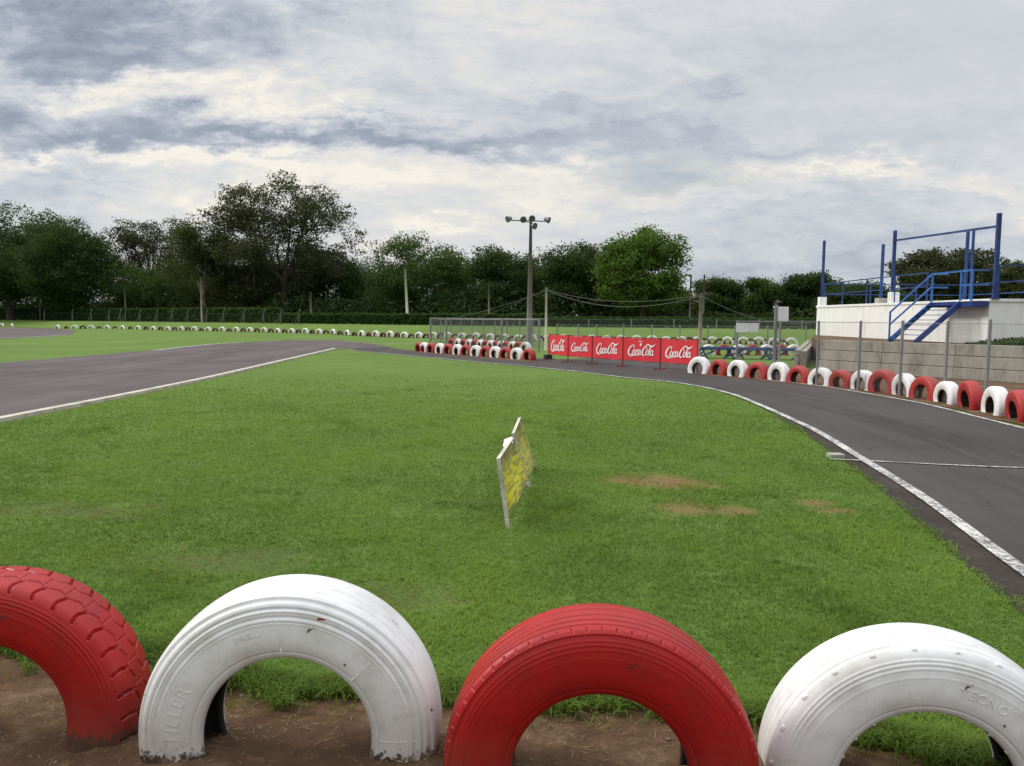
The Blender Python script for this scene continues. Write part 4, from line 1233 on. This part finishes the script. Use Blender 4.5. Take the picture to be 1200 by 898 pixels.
m_conc = concmat()
WZ = .97
wall_path = [(9.95, 24.5), (13.4, 19.2), (30, 15.5)]
blockwall('retaining_wall', wall_path, WZ, 'stained concrete block retaining wall of three courses behind the right fence')
blockwall('retaining_wall', [(14.6, 37.6), (12.3, 32.0), (9.42, 25.2)], .62, 'lower concrete wall return at the left end of the terrace')
tr_ = MB(); tr_.prism([(10.2, 24.9), (13.6, 19.55), (30, 15.9), (30, 45), (15.2, 38.5), (12.6, 32.0)], -.1, .86)
tag(tr_.build('terrace', m_soil), 'raised earth terrace below the white platform', 'terrace', kind='structure')

PX, PY0, PY1, PZ = 15.0, 24.0, 37.6, 2.3
PXR = 27.0
plat = empty('platform', (PX, PY0, 0), 0, 'white walled raised platform with blue railings and tall blue posts', 'platform')
off = Vector((PX, PY0, 0))
m_ = MB(); m_.box(0, PXR - PX, 0, PY1 - PY0, 0, PZ - .1); m_.build('wall', m_wall, plat)
m_ = MB(); m_.box(-.04, PXR - PX, -.04, PY1 - PY0 + .04, PZ - .097, PZ); m_.build('deck', m_wall, plat, bevel=.01)
for px in (955.5, 1039):
    yy = 15.0 / ((px - 600) / 890); yy = min(yy, PY1 - .2); m_ = MB(); m_.box(.0, .32, yy - PY0 - .16, yy - PY0 + .16, PZ + .002, PZ + .42); m_.build('pillar', m_wall, plat, bevel=.01)


def ppost(x_, y_, z1, w_=.105, m=m_blue):
    p_ = MB(); p_.bar((x_ - PX, y_ - PY0, PZ), (x_ - PX, y_ - PY0, z1), w_); q_ = p_.build('tall_post', m, plat)
    p_ = MB(); p_.bar((x_ - PX, y_ - PY0, PZ + .002), (x_ - PX, y_ - PY0, PZ + .02), w_ * 2.4); p_.build('base_plate', m_blue_dark, q_)


yC = 15.15 / ((1042 - 600) / 890); yE = 15.05 / ((1161 - 600) / 890)
ppost(15.15, PY1 - .2, 5.45); ppost(15.15, yC, 5.15); ppost(15.15, yE + .15, 4.95, .11)
ppost(16.6, 16.6 / ((1029 - 600) / 890), 5.0); ppost(17.0, 28.75, 4.95, .09); ppost(17.3, 28.9, 5.05, .075)
for (xx, yy) in ((16.6, 34.4),):
    p_ = MB(); p_.box(xx - PX - .2, xx - PX + .2, yy - PY0 - .2, yy - PY0 + .2, PZ, PZ + .3); p_.build('footing', MW, plat)
bm_ = MB(); bm_.bar((.15, yC - PY0, 4.76), (.15, yE + .15 - PY0, 4.55), .07); bm_.build('beam', m_blue, plat)


def railing(pts, zr, nm='railing', posts=True, mat=m_blue):
    p_ = MB(); pts = [Vector((a_ - PX, b_ - PY0, 0)) for a_, b_ in pts]
    for a_, b_ in zip(pts[:-1], pts[1:]):
        for zz in zr: p_.bar(a_ + Vector((0, 0, zz)), b_ + Vector((0, 0, zz)), .042)
        L = (b_ - a_).length; n = max(1, round(L / 2.4))
        for k in range(n + 1):
            v = a_.lerp(b_, k / n); p_.bar(v + Vector((0, 0, PZ)), v + Vector((0, 0, max(zr) + .01)), .05)
    p_.build(nm, mat, plat)


railing([(15.12, PY1 - .2), (15.12, 27.9)], (PZ + .55, PZ + 1.05))
railing([(15.3, PY1 - .15), (22, PY1 - .15), (22, 27)], (PZ + .55, PZ + 1.05))
railing([(15.3, 24.1), (22, 24.1), (26.5, 24.1)], (PZ + .55, PZ + 1.05))

# stairs up to the platform: a thing of its own
yf, yn, xt = 26.35, 24.65, 14.45
zb, zt = .86, 2.22
xf, xn = 13.05, 13.05
st = empty('staircase', (13.0, 25.7, .86), 0, 'blue steel staircase with handrails up to the white platform', 'stairs')
so_ = Vector((13.0, 25.7, .86))
for yy in (yf, yn):
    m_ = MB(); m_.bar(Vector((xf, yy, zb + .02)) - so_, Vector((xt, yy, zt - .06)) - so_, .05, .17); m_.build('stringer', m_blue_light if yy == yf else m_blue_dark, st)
for k in range(8):
    u_ = (k + .6) / 8.2; cx_ = xf + (xt - xf) * u_; cz_ = zb + (zt - zb) * u_
    m_ = MB(); m_.box(cx_ - .08 - so_.x, cx_ + .08 - so_.x, yn + .03 - so_.y, yf - .03 - so_.y, cz_ - .01 - so_.z, cz_ + .01 - so_.z); m_.build('tread', m_blue_dark, st)
m_ = MB(); m_.box(xt - so_.x, 14.955 - so_.x, 24.02 - so_.y, 26.4 - so_.y, zt - .17 - so_.z, zt - so_.z); m_.build('landing', m_blue_dark, st)
m_ = MB(); m_.box(xt - .02 - so_.x, 14.95 - so_.x, 24.0 - so_.y, 26.42 - so_.y, zt + .002 - so_.z, zt + .03 - so_.z); m_.build('landing_top', m_signplate, st)
hr = MB()
for yy in (yf, yn):
    for dz in (.55, .98):
        hr_a = Vector((xf, yy, zb + dz + .05)) - so_; hr_b = Vector((xt, yy, zt + dz)) - so_
        if yy == yf or dz: hr.bar(hr_a, hr_b, .05) if yy == yf else None
    if yy == yf: hr.bar(Vector((xf, yy, zb)) - so_, Vector((xf, yy, zb + 1.04)) - so_, .05)
for yy in (yf, yn, 24.06): hr.bar(Vector((xt, yy, zt)) - so_, Vector((xt, yy, zt + 1.0)) - so_, .055)
for dz in (.52, .98):
    hr.bar(Vector((xt, yf, zt + dz)) - so_, Vector((14.98, yf, zt + dz)) - so_, .05)
    hr.bar(Vector((xt, yn, zt + dz)) - so_, Vector((xt, 24.06, zt + dz)) - so_, .05); hr.bar(Vector((xt, 24.06, zt + dz)) - so_, Vector((14.98, 24.06, zt + dz)) - so_, .05)
hr.bar(Vector((xt, yf, zt + .98)) - so_, Vector((xt, yn, zt + .98)) - so_, .05)
hr.build('handrail', m_blue_light, st)

# ------------------------------------------------------------------ vegetation
def leaf_cloud(name, pts, size, mat, parent, up=.35):
    n = len(pts); pts = np.asarray(pts)
    nrm = RNG.normal(size=(n, 3)); nrm[:, 2] += up * 2; nrm /= np.linalg.norm(nrm, axis=1)[:, None]
    t1 = np.cross(nrm, RNG.normal(size=(n, 3))); t1 /= np.linalg.norm(t1, axis=1)[:, None] + 1e-9; t2 = np.cross(nrm, t1)
    s = size * (.6 + .8 * RNG.random(n))[:, None]; s2 = s * (.4 + .25 * RNG.random(n))[:, None]
    V = np.stack([pts - t1 * s * .5, pts + t2 * s2 * .5 - nrm * s * .08, pts + t1 * s * .5, pts - t2 * s2 * .5 - nrm * s * .08], 1).reshape(-1, 3)
    return np_mesh(name, V, np.arange(n * 4), np.arange(n) * 4, mat, parent)


LM = {
    'shade': leafmat('shade-darkened green leaves', [(.011, .024, .009), (.018, .037, .012), (.028, .052, .017)], .2),  # undergrowth leaves: the gloom under the trees is put into their colour
    'dark': leafmat('dark green leaves', [(.016, .036, .012), (.028, .058, .017), (.044, .082, .024)], .25),
    'mid': leafmat('green leaves', [(.026, .056, .015), (.044, .086, .022), (.066, .115, .03)], .28),
    'bright': leafmat('fresh green leaves', [(.045, .095, .016), (.08, .155, .024), (.12, .20, .04)], .32),
    'brown': leafmat('brownish leaves', [(.026, .032, .016), (.044, .05, .024), (.066, .066, .034)], .2),
    'olive': leafmat('olive leaves', [(.032, .042, .016), (.055, .068, .022), (.08, .085, .032)], .25),
    'hedge': leafmat('hedge leaves', [(.016, .045, .012), (.028, .07, .016), (.042, .095, .022)], .2)}


def tree(name, px, Yp, py_top, halfw, label, leaf='dark', nclump=40, nleaf=9000, size=.42, base_frac=.22, sparse=False, pale=False, flat=1.0, base_z=None, group=None, cr=1.0):
    xp = XA(px, Yp); z0 = float(gz(xp, Yp)) if base_z is None else base_z
    H = ZA(px, py_top, Yp) - z0; W = halfw / 890 * Yp
    root = empty(name, (xp, Yp, z0), 0, label, 'tree', group)
    rg = np.random.default_rng(int(px * 7 + Yp * 13 + py_top))
    # clump centres: spread through an uneven dome
    zc0 = H * base_frac; rz = (H - zc0) * .5; zc = zc0 + rz
    C = []; tries = 0
    lob = rg.normal(size=(7, 3)); lob /= np.linalg.norm(lob, axis=1)[:, None]; amp = rg.uniform(-.22, .18, 7)
    nclump = int(nclump * 1.35)
    while len(C) < nclump and tries < 4000:
        tries += 1
        d = rg.normal(size=3); d /= np.linalg.norm(d); r_ = rg.random() ** (.34)
        shape = 1 + sum(a_ * max(0, float(d @ l_)) ** 3 for a_, l_ in zip(amp, lob))
        d = np.sign(d) * np.abs(d) ** .8; p = d * r_ * shape
        if p[2] < -.45 and math.hypot(p[0], p[1]) > .85: continue
        C.append((p[0] * W * .92, p[1] * W * .8, zc + p[2] * rz * .94 * flat))
    C = np.array(C)
    rc = (W * rz * W) ** (1 / 3) * (.31 if not sparse else .24) * cr
    # limbs
    tm = MB(); th_ = H * (.30 if not sparse else .38); r0 = .028 * H * (.75 if sparse else .9)
    lx, ly = rg.uniform(-.04, .04, 2) * H
    tm.tube([(0, 0, -.3), (lx * .3, ly * .3, th_ * .5), (lx, ly, th_)], [r0 * 1.25, r0, r0 * .8], 9)
    nl = min(len(C), 26 if sparse else 12)
    order = rg.permutation(len(C))[:nl]
    mains = []
    for k in range(6):
        az = k * 1.05 + rg.uniform(-.3, .3); rr = W * rg.uniform(.25, .45)
        e_ = np.array([lx + math.cos(az) * rr, ly + math.sin(az) * rr, zc + rz * rg.uniform(-.25, .35)])
        s_ = np.array([lx * .8, ly * .8, th_ * rg.uniform(.75, 1.0)]); m2 = (s_ + e_) / 2 + np.array([0, 0, -.06 * H]) * rg.uniform(.3, 1)
        tm.tube([s_, m2, e_], [r0 * .6, r0 * .42, r0 * .24], 7); mains.append(e_)
    mains = np.array(mains)
    for k in order:
        e_ = C[k]; j = np.argmin(((mains - e_) ** 2).sum(1)); s_ = mains[j]
        md = (s_ + e_) / 2 + rg.normal(size=3) * .03 * H
        tm.tube([s_, md, e_], [r0 * .24, r0 * .15, r0 * .05], 5)
        if sparse:
            for _ in range(4):
                tw = e_ + np.clip(rg.normal(size=3), -1, 1) * rc * np.array([.9, .9, .7]) + np.array([0, 0, rc * .15])
                tm.tube([md, (md + tw) / 2 + rg.normal(size=3) * .08, tw], [r0 * .10, r0 * .07, .012], 4)
    tm.build('trunk', m_barkpale if pale else m_bark, root, smooth=True)
    nleaf = int(nleaf * (3.2 if sparse else 3.6)); size *= (.86 if sparse else .70)
    k = 14; nsp = max(6, nleaf // len(C) // k); pts = []
    sg = .30 if not sparse else .26
    for c_ in C:
        rr = rc * rg.uniform(.7, 1.25)
        d = rg.normal(size=(nsp, 3)); d /= np.linalg.norm(d, axis=1)[:, None]
        q_ = c_ + d * (rg.random(nsp) ** .42 * rr)[:, None] * np.array([1.25, 1.25, .8])
        lv = np.repeat(q_, k, axis=0) + rg.normal(size=(nsp * k, 3)) * np.array([sg * 1.3, sg * 1.3, sg * .75]) * (Yp / 100)
        pts.append(lv)
    P = np.concatenate(pts)
    leaf_cloud('crown', P, size, LM[leaf], root)
    return root


BG = 'trees along the far treeline'
# far-left mass
tree('broadleaf_tree', 12, 122, 241, 66, 'dense dark tree with ragged top at the far left edge', 'dark', 46, 11000, .5, .08, group=BG)
tree('broadleaf_tree', 88, 116, 256, 52, 'dense dark green tree right of the far left edge mass', 'dark', 40, 9500, .48, .06, group=BG)
tree('broadleaf_tree', -70, 125, 235, 70, 'dark tree just cut off by the left frame edge', 'dark', 40, 8000, .5, .08, group=BG)
tree('broadleaf_tree', 52, 135, 250, 50, 'dark tree filling behind the far left mass', 'dark', 36, 7000, .5, .1, group=BG)
# sparse tree
tree('sparse_tree', 176, 128, 252, 46, 'thin airy tree with bare twigs showing sky at left', 'brown', 36, 5200, .36, .35, True, group=BG)
tree('broadleaf_tree', 160, 118, 312, 50, 'low bushy tree under the thin airy tree', 'mid', 32, 7000, .42, .03, group=BG)
tree('broadleaf_tree', 240, 112, 256, 42, 'green tree with a pale straight trunk left of the tallest tree', 'olive', 34, 7500, .42, .25, pale=True, group=BG)
tree('broadleaf_tree', 222, 124, 300, 44, 'yellowish low tree left of the tallest tree', 'mid', 30, 6000, .42, .03, group=BG)
# the tallest tree
tree('tall_tree', 333, 112, 213, 86, 'tallest brownish tree with sky showing through its crown', 'brown', 110, 14500, .38, .20, True, group=BG, cr=.84)
tree('broadleaf_tree', 300, 122, 296, 62, 'dark tree below the left side of the tallest tree', 'dark', 36, 8500, .46, .03, group=BG)
tree('broadleaf_tree', 386, 118, 300, 56, 'dark tree below the right side of the tallest tree', 'dark', 36, 8500, .46, .03, group=BG)
for px_b, top_b, w_b in ((110, 318, 60), (205, 312, 55), (265, 318, 50), (350, 312, 60), (450, 326, 50), (30, 312, 60)):
    tree('broadleaf_tree', px_b, 146, top_b, w_b, 'low dark tree deep behind the front trees, ' + {110: 'right of the far left mass', 205: 'left of the pale trunk', 265: 'right of the pale trunk', 350: 'below the tallest tree', 450: 'behind the broad rounded tree', 30: 'behind the lamp post with pale heads'}[px_b], 'dark', 26, 4200, .55, .0, group=BG)
# rounded rain tree
tree('round_tree', 488, 104, 287, 69, 'broad rounded green tree behind the pale lone pole', 'mid', 54, 12500, .40, .04, flat=1.05, group=BG)
tree('broadleaf_tree', 432, 120, 318, 40, 'dark tree in the dip left of the broad rounded tree', 'dark', 28, 6000, .46, .02, group=BG)
tree('broadleaf_tree', 543, 122, 309, 36, 'small dark tree right of the broad rounded tree', 'dark', 26, 5500, .46, .02, group=BG)
tree('broadleaf_tree', 592, 98, 291, 42, 'dark dense tree left of the floodlight mast', 'dark', 38, 8500, .42, .04, group=BG)
tree('broadleaf_tree', 640, 108, 306, 36, 'dark tree right behind the floodlight mast', 'dark', 30, 7000, .42, .03, group=BG)
tree('broadleaf_tree', 680, 94, 284, 44, 'dark tree left of the bright green tree', 'dark', 40, 9000, .40, .04, group=BG)
tree('bright_tree', 752, 86, 271, 54, 'bright fresh green tree with upright shoots behind the banners', 'bright', 62, 9500, .46, .10, group=BG, cr=.80)
tree('broadleaf_tree', 720, 98, 312, 50, 'dark tree under and behind the bright green tree', 'dark', 32, 8000, .42, .02, group=BG)
tree('broadleaf_tree', 782, 100, 342, 34, 'low dark tree right below the bright green tree', 'dark', 26, 6000, .42, .02, group=BG)
tree('broadleaf_tree', 840, 96, 323, 27, 'dark leafy tree right of the crossarm pole', 'mid', 30, 7000, .40, .03, group=BG)
tree('broadleaf_tree', 893, 92, 321, 17, 'narrow lighter green tree between two dark ones at right', 'mid', 26, 5500, .36, .05, group=BG)
tree('broadleaf_tree', 943, 92, 318, 30, 'dark leafy tree left of the white platform', 'dark', 34, 8000, .40, .03, group=BG)
tree('broadleaf_tree', 868, 108, 352, 34, 'low dark tree filling behind the narrow lighter one', 'dark', 26, 6000, .44, .02, group=BG)
tree('broadleaf_tree', 1000, 88, 332, 44, 'dark tree seen over the left platform railing', 'dark', 32, 7500, .40, .03, group=BG)
tree('spreading_tree', 1105, 74, 291, 72, 'wide spreading brownish tree behind the blue stairs', 'brown', 58, 9500, .34, .30, True, group=BG, flat=.9, cr=.95)
tree('spreading_tree', 1168, 80, 302, 48, 'olive spreading tree at the right edge behind the railing', 'olive', 40, 6500, .34, .18, True, group=BG)
tree('broadleaf_tree', 1060, 92, 340, 48, 'low dark tree under the wide spreading tree', 'dark', 28, 6500, .42, .02, group=BG)
tree('broadleaf_tree', 1150, 96, 338, 56, 'low dark tree at right under the olive spreading tree', 'mid', 28, 6500, .42, .02, group=BG)
tree('broadleaf_tree', 1240, 84, 318, 52, 'dark tree cut off by the right frame edge', 'dark', 32, 6500, .42, .03, group=BG)


def hedge(path, h, w_, label, n, size, leaf='hedge', nm='hedge'):
    P = np.array(path, float); s = np.r_[0, np.cumsum(np.hypot(*np.diff(P, axis=0).T))]
    u = RNG.random(n) * s[-1]; x_ = np.interp(u, s, P[:, 0]); y_ = np.interp(u, s, P[:, 1])
    hh = h * (.93 + .16 * fbm(u, u * 0, .35, 3))
    face = RNG.random(n)
    dz = np.where(face < .35, hh, RNG.random(n) ** .8 * hh); dy = np.where(face < .35, (RNG.random(n) - .5) * w_, np.where(face < .85, -w_ / 2, (RNG.random(n) - .5) * w_))
    pts = np.stack([x_ + RNG.normal(size=n) * .05, y_ + dy + RNG.normal(size=n) * .1, gz(x_, y_) + dz + RNG.normal(size=n) * .05], 1)
    c0 = Vector((P[0][0], P[0][1], 0)); pts -= np.array(c0)
    ob = leaf_cloud(nm, pts, size, LM[leaf], None); ob.location = c0
    return tag(ob, label, 'hedge')


hpath = [(-110, 128), (-70, 120), (-45, 104), (-27, 93), (-17, 87), (0, 77)]
hedge([(XA(-60, 132), 132), (XA(50, 124), 124), (XA(100, 114), 114), (XA(200, 105), 105), (XA(330, 93), 93)], 1.75, 1.2, 'dark clipped hedge behind the bent-top fence posts at left', 26000, .34)
hedge([(XA(330, 92), 92), (XA(420, 87), 87), (XA(520, 80), 80), (XA(640, 74), 74)], 1.12, 1.2, 'low clipped green hedge below the broad rounded tree', 20000, .28)
hedge([(XA(640, 73.5), 73.5), (XA(760, 70), 70), (XA(880, 67), 67), (XA(1010, 65), 65), (XA(1200, 62), 62)], .85, 1.1, 'clipped green hedge behind the banners and fence at right', 20000, .26)
# undergrowth in the dark strip below the trees
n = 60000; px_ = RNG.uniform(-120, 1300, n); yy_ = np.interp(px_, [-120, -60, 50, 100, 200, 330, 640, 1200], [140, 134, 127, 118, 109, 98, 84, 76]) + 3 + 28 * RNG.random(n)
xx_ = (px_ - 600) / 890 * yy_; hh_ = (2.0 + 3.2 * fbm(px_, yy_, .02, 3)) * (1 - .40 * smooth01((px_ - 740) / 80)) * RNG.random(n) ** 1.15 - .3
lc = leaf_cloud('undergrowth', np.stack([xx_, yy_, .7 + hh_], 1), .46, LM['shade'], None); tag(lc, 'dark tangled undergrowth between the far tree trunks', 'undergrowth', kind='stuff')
# long grass on the terrace in front of the platform's shaded end
n = 5000; xg = RNG.uniform(14.0, 19.5, n); yg = 22.4 + RNG.random(n) * 1.2 ; hg = .86 + (.06 + .16 * smooth01((xg - 14.0) / 1.5)) * RNG.random(n)
lc = leaf_cloud('terrace_grass', np.stack([xg, yg, hg], 1), .13, LM['hedge'], None); tag(lc, 'overgrown grass mound on the terrace at right', 'grass', kind='stuff')

# ------------------------------------------------------------------ render settings
S.view_settings.view_transform = 'Standard'; S.view_settings.look = 'None'; S.view_settings.gamma = 1; S.view_settings.exposure = 0.0
S.view_settings.use_curve_mapping = False
S.cycles.max_bounces = 6; S.cycles.diffuse_bounces = 3; S.cycles.glossy_bounces = 2; S.cycles.transmission_bounces = 2; S.cycles.transparent_max_bounces = 4
S.cycles.use_denoising = True
S.cycles.caustics_reflective = False; S.cycles.caustics_refractive = False
